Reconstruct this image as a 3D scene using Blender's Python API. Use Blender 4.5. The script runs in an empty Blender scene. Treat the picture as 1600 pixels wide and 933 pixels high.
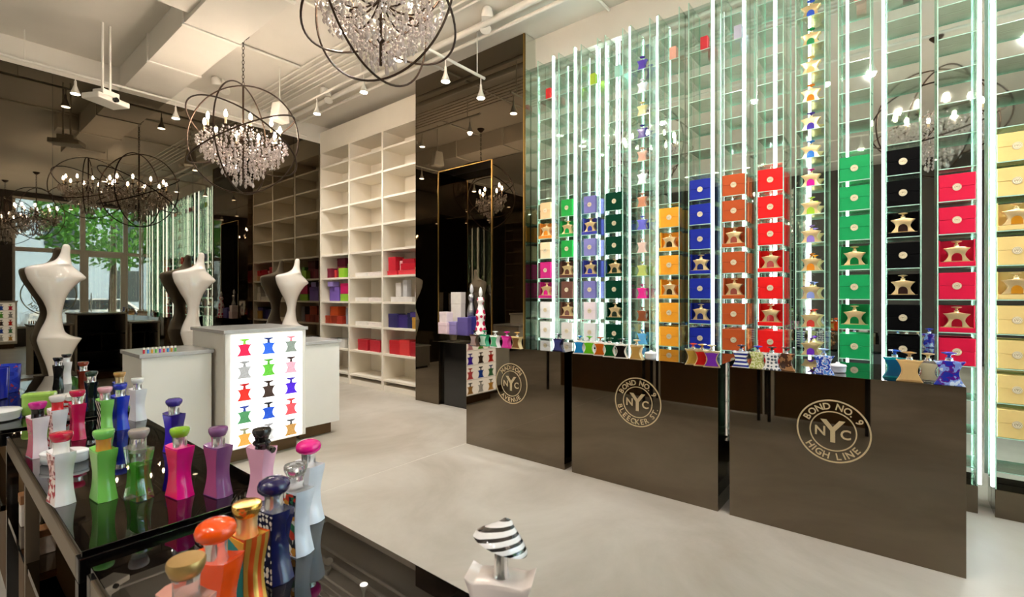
import bpy, bmesh, math, random
from mathutils import Vector, Matrix, Euler

# ------------------------------------------------------------------ camera, world, exposure
SC = bpy.context.scene
COL = SC.collection
H = 1.4                                   # camera height
FPX = 749.0                               # focal length in pixels of the 1600x933 frame
CY, SY = 0.6314, 0.7755                   # view direction (y, x)
cam = bpy.data.cameras.new('camera')
cam.sensor_width = 36.0
cam.lens = FPX / 1600 * 36
cam.shift_y = -3.5 / 1600
cam.clip_start = 0.02
cam.clip_end = 200
cam.dof.use_dof = True
cam.dof.focus_distance = 3.2
cam.dof.aperture_fstop = 8.0
camo = bpy.data.objects.new('camera', cam)
camo.location = (0, 0, H)
camo.rotation_euler = Vector((SY, CY, 0)).to_track_quat('-Z', 'Y').to_euler()
COL.objects.link(camo)
SC.camera = camo

w = bpy.data.worlds.new('sky'); SC.world = w; w.use_nodes = True
nt = w.node_tree; nt.nodes.clear()
so = nt.nodes.new('ShaderNodeOutputWorld'); sb = nt.nodes.new('ShaderNodeBackground')
sk = nt.nodes.new('ShaderNodeTexSky'); sk.sky_type = 'NISHITA'; sk.sun_disc = False
sk.sun_elevation = math.radians(48); sk.sun_rotation = math.radians(120)
sb.inputs['Strength'].default_value = 3.0
nt.links.new(sk.outputs[0], sb.inputs[0]); nt.links.new(sb.outputs[0], so.inputs[0])

sun = bpy.data.lights.new('sun', 'SUN'); sun.energy = 20.0; sun.angle = 0.02; sun.color = (1, .95, .86)
suno = bpy.data.objects.new('sun', sun); suno.rotation_euler = (math.radians(-48), math.radians(22), 0)
COL.objects.link(suno)

SC.view_settings.view_transform = 'Standard'
SC.view_settings.look = 'None'
SC.view_settings.gamma = 1.0
SC.view_settings.use_curve_mapping = False
SC.view_settings.exposure = 0.45
SC.cycles.use_denoising = True
SC.cycles.max_bounces = 12
SC.cycles.diffuse_bounces = 4
SC.cycles.glossy_bounces = 8
SC.cycles.transmission_bounces = 8
SC.cycles.transparent_max_bounces = 24
SC.cycles.sample_clamp_indirect = 6.0
SC.cycles.caustics_reflective = True
SC.cycles.caustics_refractive = False
SC.cycles.blur_glossy = 0.5

SPOT_W, BULB_E, LED_E = 74.0, 240.0, 8.0
random.seed(7)

# ------------------------------------------------------------------ pixel helpers (real positions of things)
def dirpx(px):
    d = (px - 800) / FPX
    return SY + CY * d, CY - SY * d       # x, y per unit depth
def P(px, py, z):
    d = (H - z) * FPX / (py - 463)
    x, y = dirpx(px)
    return x * d, y * d
def PX(px, x):                            # y on a plane of constant x
    a, b = dirpx(px); return x * b / a
def PY(px, y):
    a, b = dirpx(px); return y * a / b
def PD(px, d):
    a, b = dirpx(px); return a * d, b * d

# ------------------------------------------------------------------ materials
def lin(h):
    h = h.lstrip('#')
    o = []
    for i in (0, 2, 4):
        c = int(h[i:i + 2], 16) / 255
        o.append(c / 12.92 if c <= .04045 else ((c + .055) / 1.055) ** 2.4)
    return tuple(o)
MATS = {}
def nd(m, t, **kw):
    n = m.node_tree.nodes.new(t)
    for k, v in kw.items(): setattr(n, k, v)
    return n
def mat(key, color='#ffffff', rough=.5, metal=0, var=.06, scale=12, emit=0, ecol=None, trans=0, ior=1.5, coat=0, spec=.5, bump=0, alpha=1):
    if key in MATS: return MATS[key]
    m = bpy.data.materials.new(key); m.use_nodes = True
    b = m.node_tree.nodes['Principled BSDF']
    c = lin(color) if isinstance(color, str) else color
    L = m.node_tree.links
    if var > 0:
        tc = nd(m, 'ShaderNodeTexCoord'); n = nd(m, 'ShaderNodeTexNoise'); n.inputs['Scale'].default_value = scale
        n.inputs['Detail'].default_value = 3
        r = nd(m, 'ShaderNodeValToRGB')
        r.color_ramp.elements[0].position = .3; r.color_ramp.elements[1].position = .7
        r.color_ramp.elements[0].color = (*[x * (1 - var) for x in c], 1)
        r.color_ramp.elements[1].color = (*[min(1, x * (1 + var)) for x in c], 1)
        L.new(tc.outputs['Object'], n.inputs['Vector']); L.new(n.outputs['Fac'], r.inputs['Fac'])
        L.new(r.outputs['Color'], b.inputs['Base Color'])
        if bump:
            bp = nd(m, 'ShaderNodeBump'); bp.inputs['Strength'].default_value = bump; bp.inputs['Distance'].default_value = .01
            L.new(n.outputs['Fac'], bp.inputs['Height']); L.new(bp.outputs['Normal'], b.inputs['Normal'])
    else:
        b.inputs['Base Color'].default_value = (*c, 1)
    b.inputs['Roughness'].default_value = rough
    b.inputs['Metallic'].default_value = metal
    b.inputs['IOR'].default_value = ior
    b.inputs['Transmission Weight'].default_value = trans
    b.inputs['Coat Weight'].default_value = coat
    b.inputs['Coat Roughness'].default_value = .03
    b.inputs['Specular IOR Level'].default_value = spec
    b.inputs['Alpha'].default_value = alpha
    if emit:
        e = lin(ecol) if ecol else c
        b.inputs['Emission Color'].default_value = (*e, 1)
        b.inputs['Emission Strength'].default_value = emit
    MATS[key] = m
    return m
def thin_glass(key, tint, refl=(.95, 1, .97), base=.06, edge=.5):
    if key in MATS: return MATS[key]
    m = bpy.data.materials.new(key); m.use_nodes = True
    t = m.node_tree; t.nodes.clear(); L = t.links
    o = nd(m, 'ShaderNodeOutputMaterial'); mx = nd(m, 'ShaderNodeMixShader')
    tr = nd(m, 'ShaderNodeBsdfTransparent'); g = nd(m, 'ShaderNodeBsdfGlossy'); g.inputs['Roughness'].default_value = .02
    tr.inputs['Color'].default_value = (*tint, 1); g.inputs['Color'].default_value = (*refl, 1)
    lw = nd(m, 'ShaderNodeLayerWeight'); lw.inputs['Blend'].default_value = .35
    mr = nd(m, 'ShaderNodeMapRange'); mr.inputs['To Min'].default_value = base; mr.inputs['To Max'].default_value = edge
    L.new(lw.outputs['Fresnel'], mr.inputs['Value']); L.new(mr.outputs[0], mx.inputs['Fac'])
    L.new(tr.outputs[0], mx.inputs[1]); L.new(g.outputs[0], mx.inputs[2]); L.new(mx.outputs[0], o.inputs[0])
    MATS[key] = m
    return m
def pattern(key, kind, c1, c2, scale, rough=.15, metal=0, coat=0, dist=0.0, extra=None, axis='Z'):
    if key in MATS: return MATS[key]
    m = bpy.data.materials.new(key); m.use_nodes = True
    b = m.node_tree.nodes['Principled BSDF']; L = m.node_tree.links
    tc = nd(m, 'ShaderNodeTexCoord'); r = nd(m, 'ShaderNodeValToRGB'); r.color_ramp.interpolation = 'CONSTANT'
    if kind == 'stripe':
        n = nd(m, 'ShaderNodeTexWave', wave_type='BANDS', bands_direction=axis); n.inputs['Scale'].default_value = scale
        n.inputs['Distortion'].default_value = dist
        out = n.outputs['Fac']
    elif kind == 'dots':
        n = nd(m, 'ShaderNodeTexVoronoi'); n.inputs['Scale'].default_value = scale; n.inputs['Randomness'].default_value = .35
        out = n.outputs['Distance']
    elif kind == 'cells':
        n = nd(m, 'ShaderNodeTexVoronoi'); n.inputs['Scale'].default_value = scale
        sp = nd(m, 'ShaderNodeSeparateColor'); L.new(n.outputs['Color'], sp.inputs[0]); out = sp.outputs[0]
    else:
        n = nd(m, 'ShaderNodeTexNoise'); n.inputs['Scale'].default_value = scale; n.inputs['Detail'].default_value = 4
        out = n.outputs['Fac']
    L.new(tc.outputs['Object'], n.inputs['Vector'])
    e = r.color_ramp.elements
    e[0].color = (*lin(c1), 1); e[1].color = (*lin(c2), 1); e[1].position = .5
    if kind == 'dots': e[1].position = .42
    if extra:
        for p, c in extra:
            q = e.new(p); q.color = (*lin(c), 1)
    L.new(out, r.inputs['Fac']); L.new(r.outputs['Color'], b.inputs['Base Color'])
    b.inputs['Roughness'].default_value = rough; b.inputs['Metallic'].default_value = metal; b.inputs['Coat Weight'].default_value = coat
    MATS[key] = m
    return m

def emitter(key, color, strength):
    return mat(key, color, .5, 0, 0, emit=strength)

M_BRONZE = mat('bronze_mirror', (.19, .157, .118), .025, 1, .03, 2)
M_BACKMIR = mat('smoked_wall_mirror', (.135, .115, .085), .012, 1, .02, 1.5)
M_PIERMIR = mat('dark_bronze_mirror', (.165, .135, .098), .012, 1, .02, 1.5)
M_MIRROR = mat('clear_mirror', (.80, .84, .80), .006, 1, .01, 2)
M_COLBACK = mat('green_back_mirror', (.80, .90, .84), .03, 1, .05, 9)
M_GOLDTRIM = mat('brass_trim', '#a9854a', .3, 1, .05)
M_WHITE = mat('white_laminate', '#efeae0', .35, 0, .02, 3)
M_SHELFW = mat('white_shelf_laminate', '#f2e9d8', .4, 0, .02, 3)
M_GREYTOP = mat('grey_stone_top', '#b9b7b3', .2, 0, .05, 20)
M_CEIL = mat('warm_ceiling_paint', '#dcd5c8', .8, 0, .03, 2)
M_PIPE = mat('painted_conduit', '#e2dccf', .5, 0, .03, 4)
M_BLACK = mat('black_lacquer', '#0b0a0a', .12, 0, 0, ior=1.6)
M_BLACKGLASS = mat('black_glass', '#050404', .015, 0, 0, ior=1.75)
M_DARK = mat('dark_stain', '#1c1611', .35, 0, .15, 8)
M_IRON = mat('aged_iron', '#3a2a1d', .45, .7, .2, 30)
M_LED = emitter('led_diffuser', '#f7fbff', LED_E)
M_LEDCASE = mat('led_channel', '#dfe6e2', .3, .6, .03)
M_GLASS = thin_glass('shelf_glass', (.93, .98, .95), base=.10, edge=.7)
M_GLASSE = mat('glass_edge', '#b4dcc8', .15, 0, .1, 20)
M_SIDEG = thin_glass('side_glass', (.95, .985, .965), base=.10, edge=.45)
M_WINDOW = thin_glass('window_pane', (.93, .97, .96), base=.04, edge=.6)
M_CRYSTAL = mat('crystal', '#fff1ea', .03, 0, 0, trans=.5, ior=1.6)
M_BULB = emitter('bulb_glow', '#ffebd6', BULB_E)
M_SPOTFACE = emitter('spot_lens', '#fff4e2', 25)
M_GOLD = mat('gold_metal', '#ecd09a', .3, .75, .05)
M_SEAL = mat('pale_gold_seal', '#f3e6c4', .4, .1, .05, 200)
M_SEALINK = mat('seal_engraving', '#8a7048', .5, .4, .05)
M_CHROME = mat('collar_silver', '#efedea', .16, .75, .03)
M_MANNE = mat('gloss_white_fibreglass', '#f1e8dd', .12, 0, .015, 2, coat=.5)
M_BADGE = mat('badge_gold_etch', '#cdb891', .45, .2, .05, 40)

# ------------------------------------------------------------------ mesh helpers
class MB:
    def __init__(s): s.v = []; s.f = []; s.m = []
    def quad(s, a, b, c, d, mi=0):
        i = len(s.v); s.v += [tuple(a), tuple(b), tuple(c), tuple(d)]; s.f.append((i, i + 1, i + 2, i + 3)); s.m.append(mi); return s
    def box(s, x0, x1, y0, y1, z0, z1, mi=0):
        i = len(s.v)
        s.v += [(x, y, z) for z in (z0, z1) for y in (y0, y1) for x in (x0, x1)]
        for q in ((0, 2, 3, 1), (4, 5, 7, 6), (0, 1, 5, 4), (2, 6, 7, 3), (1, 3, 7, 5), (0, 4, 6, 2)):
            s.f.append(tuple(i + k for k in q)); s.m.append(mi)
        return s
    def lathe(s, prof, n=20, c=(0, 0, 0), mi=0, sx=1, sy=1, cap=True):
        i = len(s.v); k = len(prof)
        for r, z in prof:
            for j in range(n):
                a = 2 * math.pi * j / n
                s.v.append((c[0] + r * sx * math.cos(a), c[1] + r * sy * math.sin(a), c[2] + z))
        for a in range(k - 1):
            for j in range(n):
                j2 = (j + 1) % n
                s.f.append((i + a * n + j, i + a * n + j2, i + (a + 1) * n + j2, i + (a + 1) * n + j)); s.m.append(mi)
        if cap:
            s.f.append(tuple(i + j for j in reversed(range(n)))); s.m.append(mi)
            s.f.append(tuple(i + (k - 1) * n + j for j in range(n))); s.m.append(mi)
        return s
    def tube(s, pts, r, n=8, mi=0, closed=False):
        pts = [Vector(p) for p in pts]; i = len(s.v); k = len(pts); up = None
        rr = r if isinstance(r, (list, tuple)) else [r] * k
        for a in range(k):
            if closed: t = pts[(a + 1) % k] - pts[a - 1]
            else: t = pts[min(a + 1, k - 1)] - pts[max(a - 1, 0)]
            t.normalize()
            if up is None:
                up = Vector((0, 0, 1)) if abs(t.z) < .9 else Vector((1, 0, 0))
            sd = t.cross(up); sd.normalize(); up = sd.cross(t); up.normalize()
            for j in range(n):
                q = 2 * math.pi * j / n
                s.v.append(tuple(pts[a] + (sd * math.cos(q) + up * math.sin(q)) * rr[a]))
        for a in range(k if closed else k - 1):
            b = (a + 1) % k
            for j in range(n):
                j2 = (j + 1) % n
                s.f.append((i + a * n + j, i + a * n + j2, i + b * n + j2, i + b * n + j)); s.m.append(mi)
        if not closed:
            s.f.append(tuple(i + j for j in reversed(range(n)))); s.m.append(mi)
            s.f.append(tuple(i + (k - 1) * n + j for j in range(n))); s.m.append(mi)
        return s
    def prism(s, out, y0, y1, mi=0):       # outline in (x,z) extruded along y
        i = len(s.v); k = len(out)
        s.v += [(x, y0, z) for x, z in out] + [(x, y1, z) for x, z in out]
        s.f.append(tuple(i + j for j in range(k))); s.m.append(mi)
        s.f.append(tuple(i + k + j for j in reversed(range(k)))); s.m.append(mi)
        for j in range(k):
            j2 = (j + 1) % k
            s.f.append((i + j2, i + j, i + k + j, i + k + j2)); s.m.append(mi)
        return s
    def mesh(s, name, mats, bevel=0, seg=2, smooth=None):
        me = bpy.data.meshes.new(name); me.from_pydata(s.v, [], s.f)
        for m in (mats if isinstance(mats, (list, tuple)) else [mats]): me.materials.append(m)
        me.polygons.foreach_set('material_index', s.m)
        bm = bmesh.new(); bm.from_mesh(me)
        bmesh.ops.recalc_face_normals(bm, faces=bm.faces[:])
        if bevel:
            ed = [e for e in bm.edges if len(e.link_faces) == 2 and e.calc_face_angle(0) > .6]
            bmesh.ops.bevel(bm, geom=ed, offset=bevel, segments=seg, affect='EDGES', profile=.5, clamp_overlap=True)
        bm.to_mesh(me); bm.free()
        if smooth is not None:
            me.polygons.foreach_set('use_smooth', [True] * len(me.polygons))
            me.set_sharp_from_angle(angle=math.radians(smooth))
        me.update()
        return me
def link(name, me, parent=None, loc=(0, 0, 0), rot=(0, 0, 0), label=None, scale=None):
    o = bpy.data.objects.new(name, me); COL.objects.link(o)
    o.location = loc; o.rotation_euler = rot
    if scale is not None: o.scale = scale
    if parent is not None: o.parent = parent
    if label: o['label'] = label
    return o
def thing(name, label, cat, loc=(0, 0, 0), rz=0, group=None, me=None):
    o = link(name, me, None, loc, (0, 0, rz)); o['label'] = label; o['category'] = cat
    if group: o['group'] = group
    return o
def struct(name, me, loc=(0, 0, 0), parent=None):
    o = link(name, me, parent, loc)
    if parent is None: o['kind'] = 'structure'
    return o
def bx(x0, x1, y0, y1, z0, z1, m, name='box', bevel=0):
    return MB().box(x0, x1, y0, y1, z0, z1).mesh(name, m, bevel)
CACHE = {}
def cached(key, fn):
    if key not in CACHE: CACHE[key] = fn()
    return CACHE[key]
ORD = ['first', 'second', 'third', 'fourth', 'fifth', 'sixth', 'seventh', 'eighth', 'ninth', 'tenth', 'eleventh', 'twelfth', 'thirteenth', 'fourteenth', 'fifteenth', 'sixteenth', 'seventeenth', 'eighteenth', 'nineteenth', 'twentieth']

# ------------------------------------------------------------------ room shell
CEIL = 4.32
MIRY = 7.75
FRONT = -3.5
OPP = -4.45
def floor_mat():
    m = bpy.data.materials.new('polished_concrete'); m.use_nodes = True
    b = m.node_tree.nodes['Principled BSDF']; L = m.node_tree.links
    tc = nd(m, 'ShaderNodeTexCoord'); n = nd(m, 'ShaderNodeTexNoise'); n.inputs['Scale'].default_value = .9; n.inputs['Detail'].default_value = 8
    n.inputs['Distortion'].default_value = .6; n.inputs['Roughness'].default_value = .62
    r = nd(m, 'ShaderNodeValToRGB'); e = r.color_ramp.elements
    e[0].position = .28; e[0].color = (*lin('#998f80'), 1); e[1].position = .62; e[1].color = (*lin('#b9b2a6'), 1)
    L.new(tc.outputs['Object'], n.inputs['Vector']); L.new(n.outputs['Fac'], r.inputs['Fac']); L.new(r.outputs['Color'], b.inputs['Base Color'])
    n2 = nd(m, 'ShaderNodeTexNoise'); n2.inputs['Scale'].default_value = 3; n2.inputs['Detail'].default_value = 5
    mr = nd(m, 'ShaderNodeMapRange'); mr.inputs['To Min'].default_value = .28; mr.inputs['To Max'].default_value = .5
    L.new(tc.outputs['Object'], n2.inputs['Vector']); L.new(n2.outputs['Fac'], mr.inputs['Value']); L.new(mr.outputs[0], b.inputs['Roughness'])
    return m
M_FLOOR = floor_mat()
M_JOINT = mat('joint_filler', '#d6d0c4', .6, 0, .04)
fl = struct('floor', bx(-4.8, 4.8, -3.6, 7.8, -.1, -.0012, M_JOINT))
ys = [-3.6, 3.22, 7.8]
for a, b in zip(ys[:-1], ys[1:]):
    struct('concrete_slab', bx(-4.8, 4.8, a + .004, b - .004, -.02, 0, M_FLOOR), parent=fl)
struct('ceiling', bx(-4.8, 4.8, -3.6, 7.95, CEIL, CEIL + .12, M_CEIL))
# beam above the back mirror
struct('trim_1', bx(-4.8, 4.8, MIRY, MIRY + .2, 4.02, CEIL, M_CEIL))
wb = struct('wall_back', bx(-4.8, 4.8, MIRY + .012, MIRY + .2, 0, 4.02, M_DARK))
xs = [-4.8, -3.36, -1.92, -.48, .96, 2.40, 3.84, 4.74]
for a, b in zip(xs[:-1], xs[1:]):
    struct('mirror_panel', bx(a + .0015, b - .0015, MIRY, MIRY + .01, 0, 4.02, M_BACKMIR), parent=wb)
# right wall: mirror behind the display columns, white soffit above
wr = struct('wall_right', bx(4.462, 4.8, FRONT, 3.24, 0, 4.0, M_DARK))
for a, b in zip([FRONT, -1.3, .22, 1.73], [-1.3, .22, 1.73, 3.24]):
    struct('mirror_panel', bx(4.45, 4.46, a + .001, b - .001, 0, 4.0, M_MIRROR), parent=wr)
struct('trim_2', bx(4.39, 4.8, FRONT, 3.24, 4.0, CEIL, M_CEIL))
struct('wall_recess', bx(4.78, 4.9, 3.2, 7.9, 0, CEIL, M_WHITE))
# mirrored pier with a shallow display bay
PY0, PY1 = 3.24, 5.09
NY0, NY1, NZ, ND = 3.72, 4.64, 3.0, .26
wp = struct('wall_pier', MB().box(4.21, 4.78, NY1, PY1, 0, CEIL).box(4.21, 4.78, PY0, NY0, 0, CEIL).box(4.21, 4.78, NY0, NY1, NZ, CEIL).box(4.2 + ND + .01, 4.78, NY0, NY1, 0, NZ).mesh('pier', M_DARK))
def wpanel(x0, x1, y0, y1, z0, z1, m=M_PIERMIR, name='mirror_panel'):
    return struct(name, bx(x0, x1, y0, y1, z0, z1, m), parent=wp)
wpanel(4.2, 4.21, NY1, PY1, 0, NZ); wpanel(4.2, 4.21, PY0 + .001, NY0, 0, NZ)
wpanel(4.2, 4.21, PY0 + .001, PY1, NZ + .003, CEIL - .005)
wpanel(4.2 + ND, 4.2 + ND + .01, NY0, NY1, 0, NZ)
wpanel(4.21, 4.2 + ND, NY1 - .008, NY1 - .0005, 0, NZ)
wpanel(4.2, 4.62, PY1, PY1 + .01, 0, CEIL - .005)
wpanel(4.205, 4.45, PY0 - .01, PY0 - .0005, 0, CEIL - .01, M_MIRROR)
for y in (NY0, NY1):
    wpanel(4.19, 4.2, y - .007, y + .007, .93, NZ, M_GOLDTRIM, 'gold_edge')
wpanel(4.19, 4.2, PY0, PY0 + .014, 0, CEIL - .01, M_GOLDTRIM, 'gold_edge')
wpanel(4.19, 4.2, NY0, NY1, NZ - .005, NZ + .005, M_GOLDTRIM, 'gold_edge')
# opposite wall and front wall
M_TAUPE = mat('dark_taupe_paint', '#3b342c', .6, 0, .06, 3)
struct('wall_left', bx(OPP - .3, OPP, FRONT, 7.9, 0, CEIL, M_TAUPE))
M_MULL = mat('window_frame_paint', '#d8d0c4', .5, 0, .03)
struct('wall_front', MB().box(-4.8, 1.55, FRONT - .2, FRONT, 0, CEIL).box(1.55, 4.45, FRONT - .2, FRONT, 4.18, CEIL).box(1.55, 3.02, FRONT - .2, FRONT, 0, .5).mesh('wall_front', M_TAUPE))
def framed(name, x0, x1, z0, z1, fr=.06):
    m = MB(); y0, y1 = FRONT - .14, FRONT - .04
    m.box(x0, x0 + fr, y0, y1, z0, z1).box(x1 - fr, x1, y0, y1, z0, z1).box(x0 + fr, x1 - fr, y0, y1, z0, z0 + fr).box(x0 + fr, x1 - fr, y0, y1, z1 - fr, z1)
    o = struct(name, m.mesh(name, M_MULL, .006))
    struct('pane', bx(x0 + fr, x1 - fr, FRONT - .095, FRONT - .087, z0 + fr, z1 - fr, M_WINDOW), parent=o)
    return o
win1 = framed('window_1', 1.55, 3.02, .5, 2.72)
framed('window_2', 1.55, 3.02, 2.72, 4.18)
framed('window_3', 3.02, 4.05, 2.72, 4.18)
framed('window_4', 4.05, 4.45, .0, 2.72, .05); framed('window_5', 4.05, 4.45, 2.72, 4.18, .05)
d1 = framed('door_1', 3.02, 4.05, .0, 2.72, .13)
struct('door_handle', MB().tube([(3.2, FRONT + .02, .9), (3.2, FRONT + .02, 1.5)], .014).box(3.19, 3.21, FRONT - .05, FRONT + .02, .98, 1.0).box(3.19, 3.21, FRONT - .05, FRONT + .02, 1.4, 1.42).mesh('handle', M_CHROME, smooth=40), parent=d1)
po = bpy.data.lights.new('storefront_portal', 'AREA'); po.shape = 'RECTANGLE'; po.size = 2.9; po.size_y = 4.1; po.cycles.is_portal = True
poo = bpy.data.objects.new('storefront_portal', po); poo.location = (3, FRONT - .3, 2.1); poo.rotation_euler = (math.radians(90), 0, 0); COL.objects.link(poo)
poo.rotation_euler = Vector((0, 1, 0)).to_track_quat('-Z', 'Y').to_euler()

# ------------------------------------------------------------------ lettering
def glyph(ch):
    def make():
        cu = bpy.data.curves.new('glyph', 'FONT'); cu.body = ch; cu.align_x = 'CENTER'; cu.align_y = 'CENTER'; cu.extrude = .012; cu.offset = .018
        cu.resolution_u = 3
        ob = bpy.data.objects.new('glyph', cu); COL.objects.link(ob)
        bpy.context.view_layer.update()
        me = bpy.data.meshes.new_from_object(ob.evaluated_get(bpy.context.evaluated_depsgraph_get()))
        bpy.data.objects.remove(ob)
        me.materials.clear(); me.materials.append(M_BADGE)
        # centre the capital on its own box
        zs = [v.co.y for v in me.vertices]; xs_ = [v.co.x for v in me.vertices]
        if zs:
            cy = .36; cx = (min(xs_) + max(xs_)) / 2
            for v in me.vertices: v.co.x -= cx; v.co.y -= cy if min(zs) > -2 else 0
            off = .36 - (.36)
            mid = (min(zs) + max(zs)) / 2 - cy if ch.isalnum() else None
            if mid is not None:
                for v in me.vertices: v.co.y -= mid
            else:
                lo = min(v.co.y for v in me.vertices)
                for v in me.vertices: v.co.y += -.36 - lo
        return me
    return cached(('glyph', ch), make)
def badge(parent, loc, R, top, bottom, rot):
    """round badge in local XY plane (faces +Z), rot orients it"""
    m = MB(); n = 64
    def ring(r0, r1):
        i = len(m.v)
        for j in range(n):
            a = 2 * math.pi * j / n
            for r, z in ((r0, 0), (r1, 0), (r1, .003), (r0, .003)): m.v.append((r * math.cos(a), r * math.sin(a), z))
        for j in range(n):
            b = (j + 1) % n
            for k in range(4):
                k2 = (k + 1) % 4
                m.f.append((i + 4 * j + k, i + 4 * j + k2, i + 4 * b + k2, i + 4 * b + k)); m.m.append(0)
    ring(R * .955, R); ring(R * .60, R * .635)
    o = link('badge', m.mesh('badge', M_BADGE), parent, loc, rot)
    s = R * .26
    def put(ch, x, y, a, sz, nm='badge_letter'):
        if ch == ' ': return
        link(nm, glyph(ch), o, (x, y, .0035), (0, 0, a), scale=(sz, sz, .12))
    rm = R * .795
    W = {'I': .42, '.': .35, ' ': .55, 'M': 1.15, 'N': 1.05, 'O': 1.05}
    for txt, sgn in ((top, 1), (bottom, -1)):
        ws = [W.get(c, .95) for c in txt]; tot = sum(ws); span = min(tot * s * .86 / rm, 2.75)
        a = 0
        for c, wd in zip(txt, ws):
            f = (a + wd / 2) / tot - .5; a += wd
            if sgn > 0:
                th = math.pi / 2 - f * span
                put(c, rm * math.cos(th), rm * math.sin(th), th - math.pi / 2, s * 1.12)
            else:
                th = -math.pi / 2 + f * span
                put(c, rm * math.cos(th), rm * math.sin(th), th + math.pi / 2, s * 1.12)
    put('N', -R * .34, -R * .02, 0, R * .42); put('C', R * .34, -R * .06, 0, R * .42)
    put('Y', 0, 0, 0, R * .98)
    return o
ROT_MX = (math.radians(90), 0, math.radians(-90))      # faces -x, upright
ROT_MY = (math.radians(90), 0, math.radians(180))      # faces +y
# window decal, readable from the street
badge(win1, (2.3, FRONT - .1, 1.45), .6, 'BOND NO. 9', 'HIGH LINE', (math.radians(90), 0, 0))

# ------------------------------------------------------------------ ceiling services
dz = 4.02
m = MB().box(1.58, 2.08, 3.62, MIRY - .001, dz, CEIL - .001)
du = thing('air_duct', 'big boxed sheet metal air duct painted beige under ceiling', 'duct')
link('duct_body', m.mesh('duct', M_CEIL, .004), du)
for y in (4.2, 5.35, 6.5):
    link('duct_flange', bx(1.565, 2.095, y - .018, y + .018, dz - .014, CEIL, M_PIPE), du)
link('duct_branch', MB().box(1.33, 1.58, 4.9, 5.2, dz + .04, CEIL).mesh('b', M_CEIL, .004), du)
link('duct_vent', bx(2.08, 2.12, 4.0, 4.35, dz + .08, CEIL - .05, M_PIPE), du)
for i, x in enumerate((3.02, 3.10, 3.18, 3.26, 3.34, 3.42)):
    thing('conduit', f'thin white ceiling conduit, {ORD[i]} of six in the parallel bundle', 'pipe', group='bundle of ceiling conduits',
          me=MB().tube([(x, -3.4, CEIL - .03), (x, MIRY - .01, CEIL - .03)], .013, 8).mesh('c', M_PIPE, smooth=50))
for i, (x, r) in enumerate(((3.72, .035), (3.90, .022))):
    thing('ceiling_pipe', ['thick white ceiling pipe running beside the shelving wall', 'slimmer white ceiling pipe nearest the right wall'][i], 'pipe',
          me=MB().tube([(x, -3.4, CEIL - .06), (x, MIRY - .01, CEIL - .06)], r, 12).mesh('c', M_PIPE, smooth=50))
for y, x0, x1, l in ((5.25, -1.0, 1.57, 'white cross conduit on ceiling left of the duct'), (5.9, 2.1, 3.0, 'short white cross conduit between duct and conduit bundle'),
                     (4.55, 2.1, 4.3, 'long white cross conduit near hanging chandelier chain'), (2.3, 2.0, 4.38, 'white cross conduit reaching the mirrored column wall')):
    thing('conduit', l, 'pipe', me=MB().tube([(x0, y, CEIL - .025), (x1, y, CEIL - .025)], .016, 8).mesh('c', M_PIPE, smooth=50))
def spotlamp(loc, tgt, e=1.0, ang=115, col=(1, .96, .91)):
    l = bpy.data.lights.new('track_spot', 'SPOT'); l.energy = SPOT_W * e; l.spot_size = math.radians(ang); l.spot_blend = 1; l.shadow_soft_size = .03; l.color = col
    o = bpy.data.objects.new('track_spot', l); o.location = loc
    o.rotation_euler = (Vector(tgt) - Vector(loc)).to_track_quat('-Z', 'Y').to_euler(); COL.objects.link(o)
HEAD = MB().lathe([(.012, 0), (.014, -.05), (.022, -.075), (.03, -.10), (.048, -.145), (.05, -.15)], 14, cap=True).mesh('head', [M_PIPE], smooth=50)
LENS = MB().lathe([(.0, -.152), (.042, -.152), (.042, -.149), (0, -.149)], 14, cap=False).mesh('lens', [M_SPOTFACE])
def track(label, p0, p1, heads, rods, drop=.1, e=1.0, aim=None, ang=115):
    t = thing('track_light', label, 'track light', (0, 0, 0))
    p0, p1 = Vector(p0), Vector(p1)
    link('track', MB().tube([p0, p1], .016, 8).mesh('track', M_PIPE, smooth=50), t)
    for f in rods:
        q = p0.lerp(p1, f)
        link('hanger_rod', MB().tube([q, (q.x, q.y, CEIL)], .006, 6).mesh('rod', M_PIPE), t)
    for f in heads:
        q = p0.lerp(p1, f)
        st = link('spot_head', HEAD, t, (q.x, q.y, q.z - drop))
        link('stem', cached(('stem', drop), lambda: MB().tube([(0, 0, 0), (0, 0, drop - .01)], .006, 6).mesh('stem', M_PIPE)), st)
        link('lens', LENS, st)
        spotlamp((q.x, q.y, q.z - drop - .16), (q.x, q.y, 0) if aim is None else (aim[0], q.y + aim[1], aim[2]), e, ang)
track('white track light hanging before the mirrored pier', (2.0, 3.63, 3.84), (3.97, 3.63, 3.84), (.1, .4, .7, .97), (.12, .94), .09)
track('white track light fixed along the ceiling beam over back mirror', (-2.5, 7.45, 3.98), (3.9, 7.45, 3.98), (.18, .38, .565, .72, .92), (.05, .5, .95), .08, .8)
track('added unseen track light over the glass tables, above the viewer', (-.7, -.5, 4.0), (-.7, 2.4, 4.0), (.1, .35, .6, .85), (.1, .9), .08, .75, (.35, .45, .95), 62)  # added out of view, only to brighten the bottles on the tables
track('white track light hanging in front of the white shelving', (3.3, 4.75, 4.05), (3.3, 7.3, 4.05), (.08, .5, .92), (.1, .9), .08, .85, (4.4, 0, 1.6))
track('white track light above the mirrored column counters', (2.55, -2.6, 4.0), (2.55, 3.1, 4.0), (.08, .3, .5, .7, .9), (.1, .5, .9), .08, 1.15, (4.3, 0, 1.7))
track('white track light over the opposite half of the room', (-2.2, -2.6, 4.0), (-2.2, 6.4, 4.0), (.1, .3, .5, .7, .9), (.1, .5, .9), .08, 1.1)
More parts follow.
